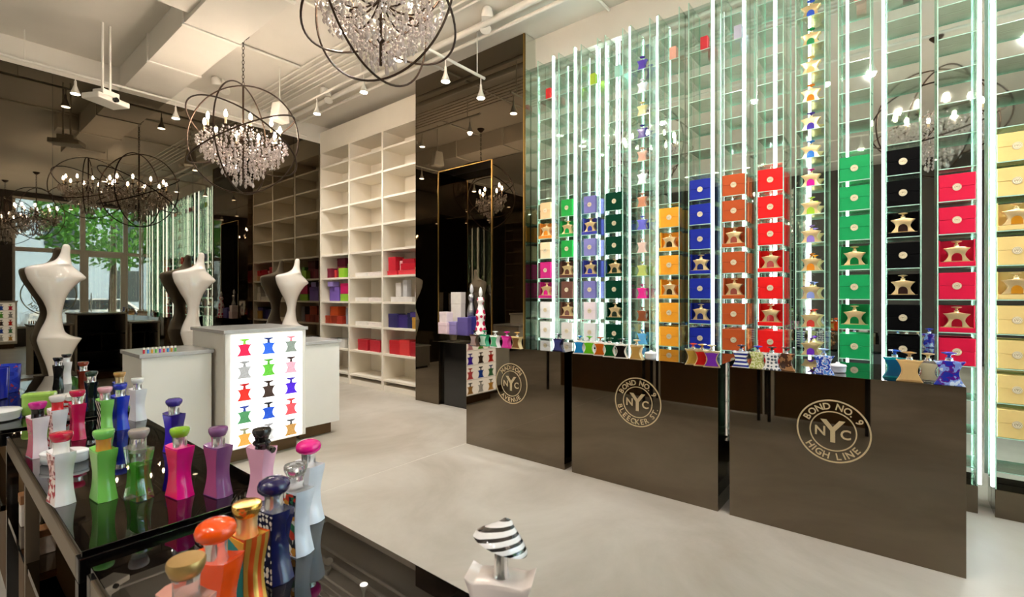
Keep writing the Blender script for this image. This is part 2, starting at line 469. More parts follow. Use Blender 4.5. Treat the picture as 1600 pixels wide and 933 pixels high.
def flood(loc, rz, label):
    t = thing('twin_floodlight', label, 'floodlight', loc, rz, 'ceiling floodlights')
    link('housing', bx(-.07, .07, -.05, .05, -.06, 0, M_PIPE, bevel=.006), t)
    for s in (-1, 1):
        me = cached('floodhead', lambda: MB().lathe([(.02, .05), (.045, .03), (.06, -.03), (.06, -.045), (.05, -.045)], 16).mesh('fh', M_PIPE, smooth=50))
        link('lamp_head', me, t, (s * .14, 0, -.06), (0, s * .5, 0))
        link('bracket', MB().tube([(s * .06, 0, -.03), (s * .14, 0, -.04)], .01, 6).mesh('b', M_PIPE), t)
for px, py, l in ((345, 128, 'twin floodlight box on ceiling left of the hung chandelier'), (510, 143, 'twin floodlight on ceiling above white shelving'), (760, 24, 'twin floodlight on ceiling right of the top chandelier')):
    x, y = P(px, py, CEIL - .02); flood((x, y, CEIL), .8, l)
# boxes hung on rods
x, y = PD(166, 5.15)
t = thing('ceiling_projector', 'small white projector hanging from twin ceiling rods', 'projector', (x, y, 3.47), .5)
link('body', MB().box(-.17, .17, -.11, .11, 0, .06).box(-.09, .09, -.07, .07, .06, .13).mesh('body', M_PIPE, .01), t)
for s in (-.04, .04): link('hanger_rod', MB().tube([(s, 0, .13), (s, 0, CEIL - 3.47)], .012, 8).mesh('rod', M_PIPE, smooth=50), t)
link('lens', MB().tube([(0, -.11, .03), (0, -.14, .03)], .025, 12).mesh('lens', M_BLACK, smooth=50), t)
x, y = PD(437, 6.1)
t = thing('hanging_speaker', 'white tapered speaker hanging near the ceiling beam', 'speaker', (x, y, 3.56), .3)
link('body', MB().prism([(-.10, .06), (.10, .06), (.06, .30), (-.06, .30)], -.07, .07).mesh('body', M_PIPE, .012), t)
link('hanger_rod', MB().tube([(0, 0, .3), (0, 0, CEIL - 3.56)], .008, 6).mesh('rod', M_PIPE), t)

# ------------------------------------------------------------------ white shelving
SHZ = [.17, .55, .94, 1.32, 1.71, 2.10, 2.49, 2.88, 3.27, 3.60]
def shelving(label, x0, x1, y0, y1):
    """front at x0 (facing the room), back at x1"""
    sg = 1 if x1 > x0 else -1
    t = thing('shelving_unit', label, 'shelving')
    A = lambda a, b: (min(a, b), max(a, b))
    bays = 3; wd = (y1 - y0) / bays
    link('back_panel', bx(*A(x1 - sg * .02, x1), y0, y1, 0, 3.84, M_SHELFW), t)
    for b in range(bays + 1):
        y = y0 + wd * b
        ya, yb = (y, y + .035) if b == 0 else ((y - .035, y) if b == bays else (y - .02, y + .02))
        link('divider', bx(*A(x0, x1 - sg * .02), ya, yb, 0, 3.84, M_SHELFW), t)
    link('header', bx(*A(x0, x1), y0, y1, 3.84, 4.2, M_SHELFW), t)
    link('plinth', bx(*A(x0 + sg * .02, x1 - sg * .02), y0, y1, 0, .08, M_SHELFW), t)
    for b in range(bays):
        ya = y0 + wd * b + (.035 if b == 0 else .02); yb = y0 + wd * (b + 1) - (.035 if b == bays - 1 else .02)
        me = bx(*A(x0 + sg * .006, x1 - sg * .02), ya, yb, -.03, 0, M_SHELFW)
        for z in SHZ: link('shelf', me, t, (0, 0, z))
        link('back_seam', bx(*A(x1 - sg * .02, x1 - sg * .022), (ya + yb) / 2 - .003, (ya + yb) / 2 + .003, .08, 3.84, M_DARK), t)
    return t
shelving('tall white three-bay shelving wall beside the mirrored pier', 4.3, 4.72, PY1 + .012, MIRY - .002)
shelving('white shelving wall on the opposite side, seen only in mirrors', OPP + .45, OPP + .02, PY1, MIRY - .002)
SH_Y0 = PY1 + .012; SH_W = (MIRY - .002 - SH_Y0) / 3
def carton_mesh(w_, d_, h_, color, lid=True):
    key = ('carton', round(w_, 3), round(d_, 3), round(h_, 3), color)
    return cached(key, lambda: MB().box(-d_ / 2, d_ / 2, -w_ / 2, w_ / 2, 0, h_).mesh('carton', mat('card_' + color, color, .4, 0, .05, 15), .002, 1))
def carton(x, y, z, w_, d_, h_, color, label, group, rz=0, lidc=None):
    o = thing('carton', label, 'box', (x, y, z), rz, group)
    link('box_body', carton_mesh(w_, d_, h_, color), o)
    lc = lidc or color
    link('lid', cached(('lid', w_, d_, h_, lc), lambda: MB().box(-d_ / 2 - .002, d_ / 2 + .002, -w_ / 2 - .002, w_ / 2 + .002, h_ * .72, h_ + .002).mesh('lid', mat('card_' + lc, lc, .4, 0, .05, 15), .002, 1)), o)
    return o
# bay 0 = next to the mirror (image left) ... bay 2 = next to the pier (image right); fy 0 = image left
def shelf_items(bay, zi, items, place):
    z = SHZ[zi]
    b = 2 - bay
    yb = SH_Y0 + SH_W * (b + 1) - .06; ya = SH_Y0 + SH_W * b + .06
    for k, (f, dx, lift, w_, d_, h_, c, cn) in enumerate(items):
        y = yb - (yb - ya) * f
        carton(4.3 + .03 + d_ / 2 + dx, y, z + lift, w_, d_, h_, c, f'{cn} on {place}', 'cartons on the white shelving')
b0, b1, b2 = 'the shelf bay beside the back mirror', 'the middle shelf bay', 'the shelf bay beside the mirrored pier'
shelf_items(0, 4, [(.2, .02, 0, .13, .12, .16, '#7a2136', 'small maroon carton'), (.36, .06, 0, .06, .08, .13, '#c23a3a', 'slim red carton'), (.55, .08, 0, .26, .16, .18, '#6d1430', 'wide dark maroon carton'), (.55, .08, .185, .24, .16, .14, '#5d0f28', 'stacked dark maroon carton'),
                   (.72, .0, 0, .15, .12, .15, '#9ccf3c', 'lime green carton'), (.90, .06, 0, .08, .1, .22, '#6fae55', 'tall green carton')], b0)
shelf_items(1, 4, [(.28, .02, 0, .34, .15, .06, '#efe9df', 'flat left cream tray carton, fifth shelf row,'), (.74, .02, 0, .34, .15, .06, '#f0e4dc', 'flat right cream tray carton, fifth shelf row,')], b1)
shelf_items(2, 4, [(.14, .02, .065, .17, .15, .20, '#c71f33', 'upright red carton'), (.14, .02, 0, .22, .17, .062, '#d32c3c', 'flat red base carton'), (.38, .05, 0, .07, .09, .2, '#f1b8b8', 'slim pink carton'), (.60, .03, .07, .32, .16, .09, '#c4152c', 'wide crimson carton'),
                   (.58, .03, 0, .40, .18, .065, '#e2404a', 'long flat red carton'), (.60, .04, .165, .26, .14, .06, '#a8142a', 'top dark red carton'), (.91, .03, 0, .15, .14, .10, '#d9a05f', 'tan and red carton'), (.91, .03, .105, .14, .13, .11, '#d8302f', 'upper scarlet carton')], b2)
shelf_items(0, 3, [(.36, .04, 0, .30, .16, .24, '#7d5fb6', 'big violet carton'), (.28, .0, .245, .16, .12, .08, '#a58fd6', 'small lilac carton'), (.80, .03, .12, .26, .16, .17, '#cf1f66', 'hot pink upper carton'), (.80, .03, 0, .27, .16, .115, '#93c73b', 'lime lower carton')], b0)
shelf_items(1, 3, [(.28, .02, 0, .34, .15, .06, '#efe9df', 'flat left cream tray carton, fourth shelf row,'), (.74, .02, 0, .34, .15, .06, '#f0e4dc', 'flat right cream tray carton, fourth shelf row,')], b1)
shelf_items(2, 3, [(.42, .02, 0, .48, .16, .07, '#e6e1da', 'long flat white carton'), (.3, .04, .075, .12, .1, .2, '#dcd6cf', 'upright off-white carton'), (.5, .04, .075, .09, .08, .24, '#c7c6c8', 'slim silver carton'), (.9, .03, 0, .15, .14, .14, '#e9e4dc', 'small square white carton'), (.9, .03, .145, .12, .12, .13, '#c9c2bb', 'upper grey carton')], b2)
shelf_items(0, 2, [(.14, .02, 0, .17, .15, .13, '#a8391d', 'left rust red carton'), (.38, .02, 0, .17, .15, .13, '#8d2f1a', 'centre rust carton'), (.60, .02, 0, .15, .15, .13, '#a5311f', 'right rust red carton'), (.36, .03, .135, .24, .15, .15, '#b9481f', 'stacked orange rust carton'), (.88, .05, 0, .12, .1, .27, '#8d8f98', 'tall grey carton')], b0)
shelf_items(1, 2, [(.28, .02, 0, .34, .15, .06, '#efe9df', 'flat left cream tray carton, third shelf row,'), (.74, .02, 0, .34, .15, .06, '#f0e4dc', 'flat right cream tray carton, third shelf row,')], b1)
shelf_items(2, 2, [(.16, .02, 0, .2, .16, .2, '#2f2a63', 'left indigo carton'), (.42, .05, 0, .22, .16, .19, '#3a2c72', 'middle indigo carton'), (.64, .05, 0, .13, .14, .22, '#1f2350', 'slim navy carton'), (.86, .03, 0, .2, .15, .16, '#b98b35', 'golden carton'), (.82, .03, .165, .22, .14, .07, '#4b3d86', 'flat purple carton')], b2)
shelf_items(0, 1, [(.35, .03, 0, .2, .15, .14, '#232323', 'black speckled carton'), (.66, .03, 0, .2, .15, .14, '#d9d7d2', 'white speckled carton')], b0)
shelf_items(1, 1, [(.3, .03, 0, .26, .16, .17, '#b8202f', 'left crimson carton'), (.72, .03, 0, .26, .16, .17, '#c22b38', 'right crimson carton')], b1)
shelf_items(2, 1, [(.2, .03, 0, .24, .16, .2, '#c3222c', 'left low red carton'), (.5, .03, 0, .22, .16, .22, '#d43a3a', 'middle low red carton'), (.82, .03, 0, .22, .16, .2, '#a81a28', 'right low red carton')], b2)

# ------------------------------------------------------------------ star bottles
def lerp_curve(pts, n=4):
    out = []
    k = len(pts)
    for i in range(k - 1):
        p0 = pts[max(i - 1, 0)]; p1 = pts[i]; p2 = pts[i + 1]; p3 = pts[min(i + 2, k - 1)]
        for j in range(n):
            t = j / n
            out.append(tuple(.5 * ((2 * b) + (-a + c) * t + (2 * a - 5 * b + 4 * c - d) * t * t + (-a + 3 * b - 3 * c + d) * t ** 3) for a, b, c, d in zip(p0, p1, p2, p3)))
    out.append(tuple(pts[-1]))
    return out
def star_outline(w_, h_, neck=.42, waist=.60, dip=.0, arch=0, tip=1.0):
    a = w_ / 2
    side = lerp_curve([(a * tip, h_), (a * (waist + .16), h_ * .80), (a * waist, h_ * .52), (a * (waist + .12), h_ * .26), (a * .98, 0.0)], 3)
    top = [(a * neck, h_ * (1 - dip)), (a * (neck + tip) * .55, h_ * (.965 - dip * .6))]
    right = top + side
    if arch:
        right += [(a * .55, 0), (a * .42, h_ * arch * .7), (a * .2, h_ * arch)]
    left = [(-x, z) for x, z in reversed(right)]
    return right + left
BW, BT, BH = .074, .040, .122
def stations(w_, t_, h_):
    a, b = w_ / 2, t_ / 2
    return lerp_curve([(0, a * .98, b), (h_ * .10, a * .90, b * .93), (h_ * .30, a * .72, b * .84), (h_ * .52, a * .66, b * .80), (h_ * .74, a * .78, b * .88), (h_ * .90, a * .93, b * .96), (h_, a * 1.0, b)], 3)
def body_mesh(key, w_, t_, h_, m, **kw):
    if key != 'fg':
        return cached(('body', key, m.name), lambda: MB().prism(star_outline(w_, h_, **kw), -t_ / 2, t_ / 2).mesh('body', m, .0035, 2, 40))
    def mk():
        q = MB(); st = stations(w_, t_, h_)
        sec = [(1, .28), (.84, 1), (.3, 1.0), (-.3, 1.0), (-.84, 1), (-1, .28), (-1, -.28), (-.84, -1), (-.3, -1.0), (.3, -1.0), (.84, -1), (1, -.28)]
        n = len(sec)
        for z, a, b in st:
            for u, v in sec:
                lift = .004 * abs(u) ** 2 if z > h_ * .95 else 0
                q.v.append((u * a, v * b, z + lift))
        q_top = [(.62, .9), (.55, .6), (.22, .62), (-.22, .62), (-.55, .6), (-.62, .9)]
        k = len(st)
        for u, v in sec:      # inner ring at the neck, slightly lower than the shoulder tips
            q.v.append((u * w_ * .5 * .5, v * t_ * .5 * .72, h_ * .955))
        for a_ in range(k):
            for j in range(n):
                j2 = (j + 1) % n
                q.f.append((a_ * n + j, a_ * n + j2, (a_ + 1) * n + j2, (a_ + 1) * n + j)); q.m.append(0)
        q.f.append(tuple(range(n))); q.m.append(0); q.f.append(tuple(k * n + j for j in range(n))); q.m.append(0)
        return q.mesh('body', m, 0, 1, 32)
    return cached(('body', key, m.name), mk)
def panel_mesh(key, w_, t_, h_, m, **kw):
    if key != 'fg':
        s_ = .80
        out = [(x * s_, z * s_ + h_ * .09) for x, z in star_outline(w_, h_, **kw)]
        return cached(('panel', key, m.name), lambda: MB().prism(out, -t_ / 2 - .0012, -t_ / 2 + .004).mesh('panel', m))
    def mk():
        q = MB(); st = stations(w_, t_, h_)[1:-1]; k = len(st)
        for z, a, b in st:
            for f in (-.78, .78): q.v.append((f * a, -b - .0010, z))
        for z, a, b in st:
            for f in (-.78, .78): q.v.append((f * a, -b + .002, z))
        for i_ in range(k - 1):
            q.f.append((2 * i_, 2 * i_ + 1, 2 * i_ + 3, 2 * i_ + 2)); q.m.append(0)
            q.f.append((2 * k + 2 * i_, 2 * k + 2 * i_ + 2, 2 * k + 2 * i_ + 3, 2 * k + 2 * i_ + 1)); q.m.append(0)
            for e in (0, 1):
                q.f.append((2 * i_ + e, 2 * i_ + 2 + e, 2 * k + 2 * i_ + 2 + e, 2 * k + 2 * i_ + e)); q.m.append(0)
        for i_ in (0, k - 1):
            q.f.append((2 * i_, 2 * i_ + 1, 2 * k + 2 * i_ + 1, 2 * k + 2 * i_)); q.m.append(0)
        return q.mesh('panel', m)
    return cached(('panel', key, m.name), mk)
COLLAR = lambda m: cached(('collar', m.name), lambda: MB().lathe([(.0170, -.008), (.0165, -.002), (.0150, .004), (.0150, .022), (.016, .026), (.0165, .028)], 18).mesh('collar', m, smooth=40))
CAPS = {
    'round': [(.013, 0), (.018, .003), (.022, .009), (.0235, .015), (.022, .020), (.016, .024), (.006, .0255)],
    'flat': [(.015, 0), (.0185, .004), (.0215, .012), (.0218, .018), (.0205, .0208), (.010, .0214)],
    'mush': [(.012, 0), (.020, .002), (.026, .008), (.027, .016), (.024, .023), (.016, .028), (.006, .030)],
}
CAP = lambda k, m: cached(('cap', k, m.name), lambda: MB().lathe(CAPS[k], 22).mesh('cap', m, smooth=40))
def bottle(loc, rz, label, body, cap, collar=None, capk='round', panel=None, group=None, extras=None, scale=1.0, width=BW):
    o = thing('perfume_bottle', label, 'perfume bottle', loc, rz, group)
    if scale != 1.0: o.scale = (scale,) * 3
    link('bottle_body', body_mesh('fg', width, BT, BH, body), o)
    if panel: link('front_panel', panel_mesh('fg', width, BT, BH, panel), o)
    link('collar', COLLAR(collar or M_CHROME), o, (0, 0, BH - .002))
    link('cap', CAP(capk, cap), o, (0, 0, BH + .0255))
    if extras: extras(o)
    return o
# small display star bottle (gold) and T-capped ones
SW, ST, SHT = .135, .045, .088
TCAP = lambda m: cached(('tcap', m.name), lambda: MB().lathe([(.007, 0), (.006, .010), (.010, .014), (.026, .020), (.027, .023), (.012, .026), (.004, .027)], 16).mesh('tcap', m, smooth=40))
NECK = lambda m: cached(('neck', m.name), lambda: MB().lathe([(.016, 0), (.013, .006), (.012, .014), (.014, .017)], 14).mesh('neck', m, smooth=40))
def star(loc, rz, label, body, inner=None, cap=None, group=None, tall=False, scale=1.0):
    o = thing('star_bottle', label, 'perfume bottle', loc, rz, group)
    if scale != 1.0: o.scale = (scale,) * 3
    if tall: w_, t_, h_, kw, key = .105, .045, .105, dict(neck=.3, waist=.58), 'tall'
    else: w_, t_, h_, kw, key = SW, ST, SHT, dict(neck=.3, waist=.60, dip=-.10), 'gold'
    link('bottle_body', body_mesh(key, w_, t_, h_, body, **kw), o)
    if inner:
        kw2 = dict(kw)
        if not tall:
            def mk():
                pts = [(-.026, .004), (.026, .004)] + [(.026 * math.cos(a), .026 + .030 * math.sin(a)) for a in [i * math.pi / 8 for i in range(9)]]
                return MB().prism(pts, -t_ / 2 - .002, -t_ / 2 + .004).mesh('jewel', inner)
            link('front_panel', cached(('jewel', inner.name), mk), o)
        else:
            link('front_panel', panel_mesh(key, w_, t_, h_, inner, **kw2), o)
    hh = h_ * 1.12 if not tall else h_
    link('neck', NECK(M_CHROME if tall else M_GOLD), o, (0, 0, hh - .003))
    link('cap', TCAP(cap or M_GOLD), o, (0, 0, hh + .012))
    return o
def gloss(c, metal=0, rough=.12): return mat('gloss_' + c + str(metal), c, rough, metal, .04, 20, coat=.35 if not metal else 0)

# ------------------------------------------------------------------ counters with badges
CX0, CX1, CH = 3.26, 4.0, .948
CU = [(2.11, 3.214, 'MADISON', 'AVENUE', 'nearest the white shelving'), (.928, 2.04, 'BOND NO. 9', 'BLEECKER ST.', 'in the middle of the row'), (-.246, .858, 'BOND NO. 9', 'HIGH LINE', 'nearest the right edge of the photo')]
for y0, y1, tp, bt, wh in CU:
    o = thing('display_counter', f'dark bronze mirrored counter with round badge, {wh}', 'counter', (CX0, (y0 + y1) / 2, 0), 0, 'bronze mirrored counters')
    hw = (y1 - y0) / 2; D = CX1 - CX0
    link('front_panel', bx(0, .012, -hw, hw, 0, CH, M_BRONZE, bevel=.0015), o)
    link('side_panel', bx(.0125, D, -hw, -hw + .012, .0, CH - .0125, M_BRONZE), o)
    link('side_panel', bx(.0125, D, hw - .012, hw, .0, CH - .0125, M_BRONZE), o)
    link('inner_box', bx(.03, D, -hw + .02, hw - .02, .01, CH - .02, M_DARK), o)
    link('top_panel', bx(.0125, D, -hw, hw, CH - .012, CH, M_BLACKGLASS), o)
    badge(o, (-.0005, 0, .634), .178, tp, bt, ROT_MX)
# ------------------------------------------------------------------ lit display columns
XF, XB = 4.285, 4.445
CW = .19; PITCH = .217; Z0 = .945; NS = 14
def col_y(i): return 3.026 - .2754 * i
SIDE = MB().box(0, XB - XF, -.003, .003, .18, 4.0).mesh('side', M_SIDEG)
SHELFM = MB().box(.002, XB - XF - .01, -CW / 2 + .004, CW / 2 - .004, -.006, 0).box(0, .002, -CW / 2 + .004, CW / 2 - .004, -.006, 0, 1).mesh('shelf', [M_GLASS, M_GLASSE])
BACKM = MB().box(XB - XF - .008, XB - XF - .002, -CW / 2 + .004, CW / 2 - .004, .18, 4.0).mesh('back', M_COLBACK)
BASEM = MB().box(0, XB - XF, -CW / 2 - .004, CW / 2 + .004, 0, .178).mesh('base', M_PIERMIR, .002)
LEDM = MB().box(-.010, 0.006, -.0075, .0075, .19, 3.99).mesh('led', M_LED)
LEDC = MB().box(.0065, .012, -.0095, .0095, .19, 3.99).mesh('ledc', M_LEDCASE)
EDGEM = MB().box(-.002, .003, -.0035, .0035, .18, 4.0).mesh('edge', M_GLASSE)
def column(y, ledoff, label, flip=False, shelves=True):
    o = thing('display_column', label, 'display column', (XF if not flip else -XF + 0.0, y, 0), math.pi if flip else 0, 'lit glass display columns')
    link('base', BASEM, o); link('back_panel', BACKM, o)
    for s in (-1, 1):
        p = link('side_panel', SIDE, o, (0, s * CW / 2, 0)); link('edge_strip', EDGEM, p)
    if shelves:
        for k in range(-3, NS):
            link('shelf', SHELFM, o, (0, 0, Z0 + PITCH * k))
    p = link('led_strip', LEDM, o, (XB - XF - .03, ledoff, 0) if abs(ledoff) < .08 else (.012, math.copysign(CW / 2 + .013, ledoff), 0)); link('led_channel', LEDC, p)
    return o
LEDO = [-.09, -.09, -.02, .03, .09, .09, -.09, -.05, -.01, .02, .05, .09, -.09, .09]
CNAME = ['tan, magenta and white boxes', 'small bright green boxes', 'lavender boxes', 'dark green boxes', 'narrow row of mixed star bottles', 'amber yellow boxes', 'royal blue boxes', 'rust orange boxes', 'scarlet boxes', 'wide row of colourful star bottles', 'emerald boxes', 'black boxes', 'crimson boxes', 'pale gold boxes']
for i in range(14):
    column(col_y(i), LEDO[i], f'lit glass display column stacked with {CNAME[i]}')
for i in range(14, 20):
    column(col_y(i), random.choice([-.09, .09]), 'empty lit glass display column beyond the frame, seen in back mirror')
for i in range(8):
    column(1.85 + .2754 * i, random.choice([-.09, .09]), 'lit glass column on the opposite wall, seen reflected in pier', True)

# gift boxes
GW, GH, GD = .177, .176, .10
SEALM = MB().tube([(0, 0, 0), (-.003, 0, 0)], .026, 24).mesh('seal', M_SEAL)
def seal_ring():
    m = MB(); 
    for r in (.0225, .0145):
        m.tube([(-.0032, r * math.cos(a), r * math.sin(a)) for a in [2 * math.pi * j / 24 for j in range(24)]], .0009, 4, closed=True)
    return m.mesh('sealring', M_SEALINK)
SEALR = seal_ring()
SEALT = None
def seal(parent, loc, s=1.0):
    p = link('seal', SEALM, parent, loc, scale=(1, s, s))
    link('seal_rings', SEALR, p)
    for ch, yy, sz in (('N', .0085, .011), ('Y', 0, .022), ('C', -.0085, .011)):
        g = cached(('sealglyph', ch), lambda ch=ch: (lambda me: (me.materials.clear(), me.materials.append(M_SEALINK), me)[2])(glyph(ch).copy()))
        link('seal_letter', g, p, (-.0031, yy, 0), ROT_MX, scale=(sz, sz, .02))
def box_mat(c): return mat('box_' + c, c, .6, 0, .03, 25, spec=.06 if sum(lin(c)) < .12 else .25)
def closed_box(y, k, c, label, group, w_=GW, sealed=True, x=XF):
    o = thing('gift_box', label, 'gift box', (x, y, Z0 + PITCH * k + .001), 0, group)
    lid = GH * .52
    link('box_base', cached(('gb', c, w_), lambda: MB().box(.008, GD, -w_ / 2, w_ / 2, 0, lid - .001).mesh('gb', box_mat(c), .002, 1)), o)
    link('box_lid', cached(('gl', c, w_), lambda: MB().box(.007, GD, -w_ / 2 - .001, w_ / 2 + .001, lid, GH).mesh('gl', box_mat(c), .002, 1)), o)
    if sealed: seal(o, (.006, 0, GH * .5), .9 if w_ > .12 else .6)
def open_box(y, k, c, label, group, inner, star_label, x=XF):
    z = Z0 + PITCH * k + .001
    o = thing('open_gift_box', label, 'gift box', (x, y, z), 0, group)
    w_ = GW
    mt = box_mat(c)
    link('tray', cached(('ot', c), lambda: MB().box(.0, GD, -w_ / 2, w_ / 2, 0, .030).mesh('ot', mt, .002, 1)), o)
    link('back_panel', cached(('ob', c), lambda: MB().box(GD - .012, GD, -w_ / 2, w_ / 2, .030, GH).mesh('ob', mt, .002, 1)), o)
    for s in (-1, 1):
        link('side_wall', cached(('os', c, s), lambda: MB().box(.03, GD - .0125, min(s * w_ / 2, s * (w_ / 2 - .006)), max(s * w_ / 2, s * (w_ / 2 - .006)), .0305, GH).mesh('os', mt)), o)
    link('tray_lining', cached('otl', lambda: MB().box(.004, GD - .02, -w_ / 2 + .01, w_ / 2 - .01, .030, .032).mesh('otl', M_GOLD)), o)
    star((x + .038, y, z + .0325), -math.pi / 2, star_label, M_GOLD, gloss(inner), group='gold star bottles in the open boxes')
cols = {
    10: ('#0a9a55', 'emerald', 6, 'CCCOCOC', '#0f6b33'), 11: ('#050506', 'black', 6, 'CCOCOCC', '#2b1a16'), 12: ('#d1093b', 'crimson', 5, 'CCOCOC', '#8c1020'),
    8: ('#ee1414', 'scarlet', 6, 'CCCOCOC', '#a30f0f'), 7: ('#b9501f', 'rust orange', 6, 'CCOCOCC', '#8a2f12'), 6: ('#0d2496', 'royal blue', 6, 'CCCOCOC', '#15205e'),
    5: ('#f6a528', 'amber yellow', 5, 'COCOCC', '#3a2a10'), 3: ('#063a27', 'dark green', 6, 'CCCOCOC', '#0a2417'), 13: ('#e6c77f', 'pale gold', 6, 'CCOCOCCCC', '#b87a1c'),
}
for i, (c, cn, kt, seq, inn) in cols.items():
    for n, s in enumerate(seq):
        k = kt - n; y = col_y(i); g = f'{cn} boxes in their column'
        pos = 'topmost' if n == 0 else f'{ORD[n]} from top'
        if s == 'C': closed_box(y, k, c, f'closed {cn} gift box with round gold seal, {pos} of its column', g)
        else: open_box(y, k, c, f'open {cn} gift box, {pos} of its column', g, inn, f'gold star bottle inside {cn} open box, {pos} of column')
def narrow(i, seq, topk):
    for n, (s, c, cn) in enumerate(seq):
        k = topk - n; y = col_y(i)
        pos = 'topmost' if n == 0 else f'{ORD[n]} from top'
        wh = ['of the leftmost column', 'of second column from pier', 'of third column from pier'][i]
        if s == 'C': closed_box(y, k, c, f'{cn} gift box, {pos} {wh}', 'boxes in the columns near the pier', .135)
        else: open_box(y, k, c, f'open {cn} gift box, {pos} {wh}', 'boxes in the columns near the pier', c, f'gold star bottle inside {cn} box, {pos} {wh}')
narrow(0, [('C', '#e0b98a', 'tan'), ('O', '#e08a2b', 'orange'), ('C', '#edd3ab', 'cream'), ('C', '#c21f74', 'magenta'), ('O', '#c21f74', 'magenta'), ('C', '#ece9e6', 'white'), ('C', '#f1efec', 'white')], 6)
narrow(1, [('C', '#1a9a3c', 'bright green'), ('O', '#1f9a45', 'bright green'), ('C', '#1a9a3c', 'bright green'), ('O', '#5f3c30', 'brown'), ('C', '#6a4438', 'brown'), ('O', '#74493a', 'brown'), ('C', '#e4ddd6', 'off-white')], 6)
narrow(2, [('C', '#7a78b8', 'lavender'), ('O', '#3a3fa0', 'indigo'), ('C', '#8483c0', 'lavender'), ('O', '#3a3fa0', 'indigo'), ('C', '#7a78b8', 'lavender'), ('C', '#efdfe2', 'pinkish white'), ('C', '#e9e6e4', 'white')], 6)
# small cartons on the highest shelves
for i, c, cn in ((0, '#d42a2a', 'red'), (2, '#b3d23c', 'lime'), (3, '#a9e0cf', 'pale mint'), (5, '#f0b29c', 'peach'), (6, '#c92432', 'red'), (7, '#c9c9dd', 'pale grey'), (10, '#f0a79a', 'salmon'), (11, '#8c2344', 'maroon')):
    o = thing('carton', f'small {cn} carton on a top shelf of the column of {CNAME[i]}', 'box', (XF + .045, col_y(i) - .03, Z0 + PITCH * 12 + .001), 0, 'small cartons high in the columns')
    link('box_body', carton_mesh(.06, .06, .12, c), o)
# star bottle columns
bc9 = [('#2f5bd0', 'blue', 12), ('#7a3fc0', 'violet', 13), ('#1f8f52', 'green', 11), ('#e2c27a', 'champagne gold', 10), ('#e5882a', 'orange', 9), ('#4a3aa8', 'indigo', 8), ('#2f7fd8', 'sky blue', 7), ('#d4259a', 'magenta', 6), ('#a8d23a', 'lime', 5), ('#9a7fd0', 'lilac', 4), ('#e58a1f', 'amber', 3), ('#8f9bd8', 'periwinkle', 2), ('#d23a2f', 'red', 1), ('#6a2fb0', 'purple', 0)]
for c, cn, k in bc9:
    star((XF + .05, col_y(9), Z0 + PITCH * k + .001), -math.pi / 2, f'{cn} star bottle on a glass shelf of the wide bottle column', M_GOLD, gloss(c), cap=gloss(c), group='star bottles in the wide bottle column')
bc4 = [('#5a44b0', 'indigo', 12), ('#e8e6ee', 'navy striped white', 11), ('#d9c98a', 'mottled yellow', 10), ('#4b3f8a', 'slate purple', 9), ('#d8a38c', 'blush', 8), ('#eef0ee', 'clear white', 7), ('#c98a6a', 'copper', 6), ('#6a6ac8', 'periwinkle', 5), ('#e0c0b0', 'rose beige', 4), ('#b9c26a', 'olive', 3), ('#e02a8a', 'hot pink', 2), ('#8a4a2a', 'brown', 1), ('#5fa8d8', 'pale blue', 0)]
for c, cn, k in bc4:
    star((XF + .05, col_y(4), Z0 + PITCH * k + .001), -math.pi / 2, f'{cn} star bottle on a glass shelf of the narrow bottle column', gloss(c), gloss(c), cap=gloss(c), group='star bottles in the narrow bottle column', tall=True, scale=.95)

# ------------------------------------------------------------------ bottles on the mirrored counters
RX = -math.pi / 2                         # face the room
def cbottle(px, py, label, body, inner=None, cap=None, rz=None, x=None, s=1.0):
    xx, yy = P(px, py, CH)
    star((xx, yy, CH + .0005), RX + (0 if rz is None else rz), label, body, inner, cap, 'star bottles on the mirrored counters', tall=True, scale=s)
M_STRIPE = pattern('navy_stripe', 'stripe', '#f2f2f4', '#1c2a86', 13, axis='Z')
M_DOTS = pattern('grey_dots', 'dots', '#5d6670', '#f2f1ee', 48)
M_LACE = pattern('yellow_lace', 'noise', '#aab35c', '#e3e2b4', 90)
M_FLORAL = pattern('blue_floral', 'noise', '#2b48b0', '#e5e9f4', 55, extra=[(.56, '#5a8fe0')])
M_CAMO = pattern('brown_camo', 'noise', '#4a2f22', '#a8794e', 30)
M_BLUEPUR = pattern('blue_purple_swirl', 'noise', '#2330a8', '#7f9be6', 28, extra=[(.44, '#5a1f8a'), (.6, '#cfe0f6')])
WHT = gloss('#efe9dc')
for px, py, lab, bdy, inn, cp in (
        (742, 541, 'dark brown star bottle on the first counter, nearest the shelving', '#4a2c20', '#7a4a2c', '#2b1a12'),
        (757, 541, 'jade green star bottle on the first counter', '#1f9a68', '#bfe3cf', '#1f9a68'),
        (774, 543, 'white and green star bottle on the first counter', '#e8ece6', '#4aa874', '#e8ece6'),
        (792, 544, 'magenta star bottle on the first counter', '#d11a8a', '#e63aa4', '#d11a8a'),
        (808, 545, 'gold-trimmed beige star bottle on the first counter', '#d9bd86', '#7a5632', '#c9a25a'),
        (873, 549, 'midnight blue star bottle at the right end of first counter', '#1a1a44', '#3a3f7a', '#14142f')):
    cbottle(px, py, lab, gloss(bdy), gloss(inn), gloss(cp))
for px, py, cn, inn in ((906, 553, 'sky blue', '#1f86c8'), (921, 554, 'lime green', '#6ac81f'), (938, 556, 'orange', '#d0661a'), (953, 558, 'dark green', '#0f5a2a'), (971, 560, 'black', '#120f10')):
    cbottle(px, py, f'cream-edged star bottle with {cn} front on the middle counter', WHT, gloss(inn), gloss(inn), rz=.25)
cbottle(995, 562, 'small gold star bottle on the middle counter', M_GOLD, gloss('#c49a52'))
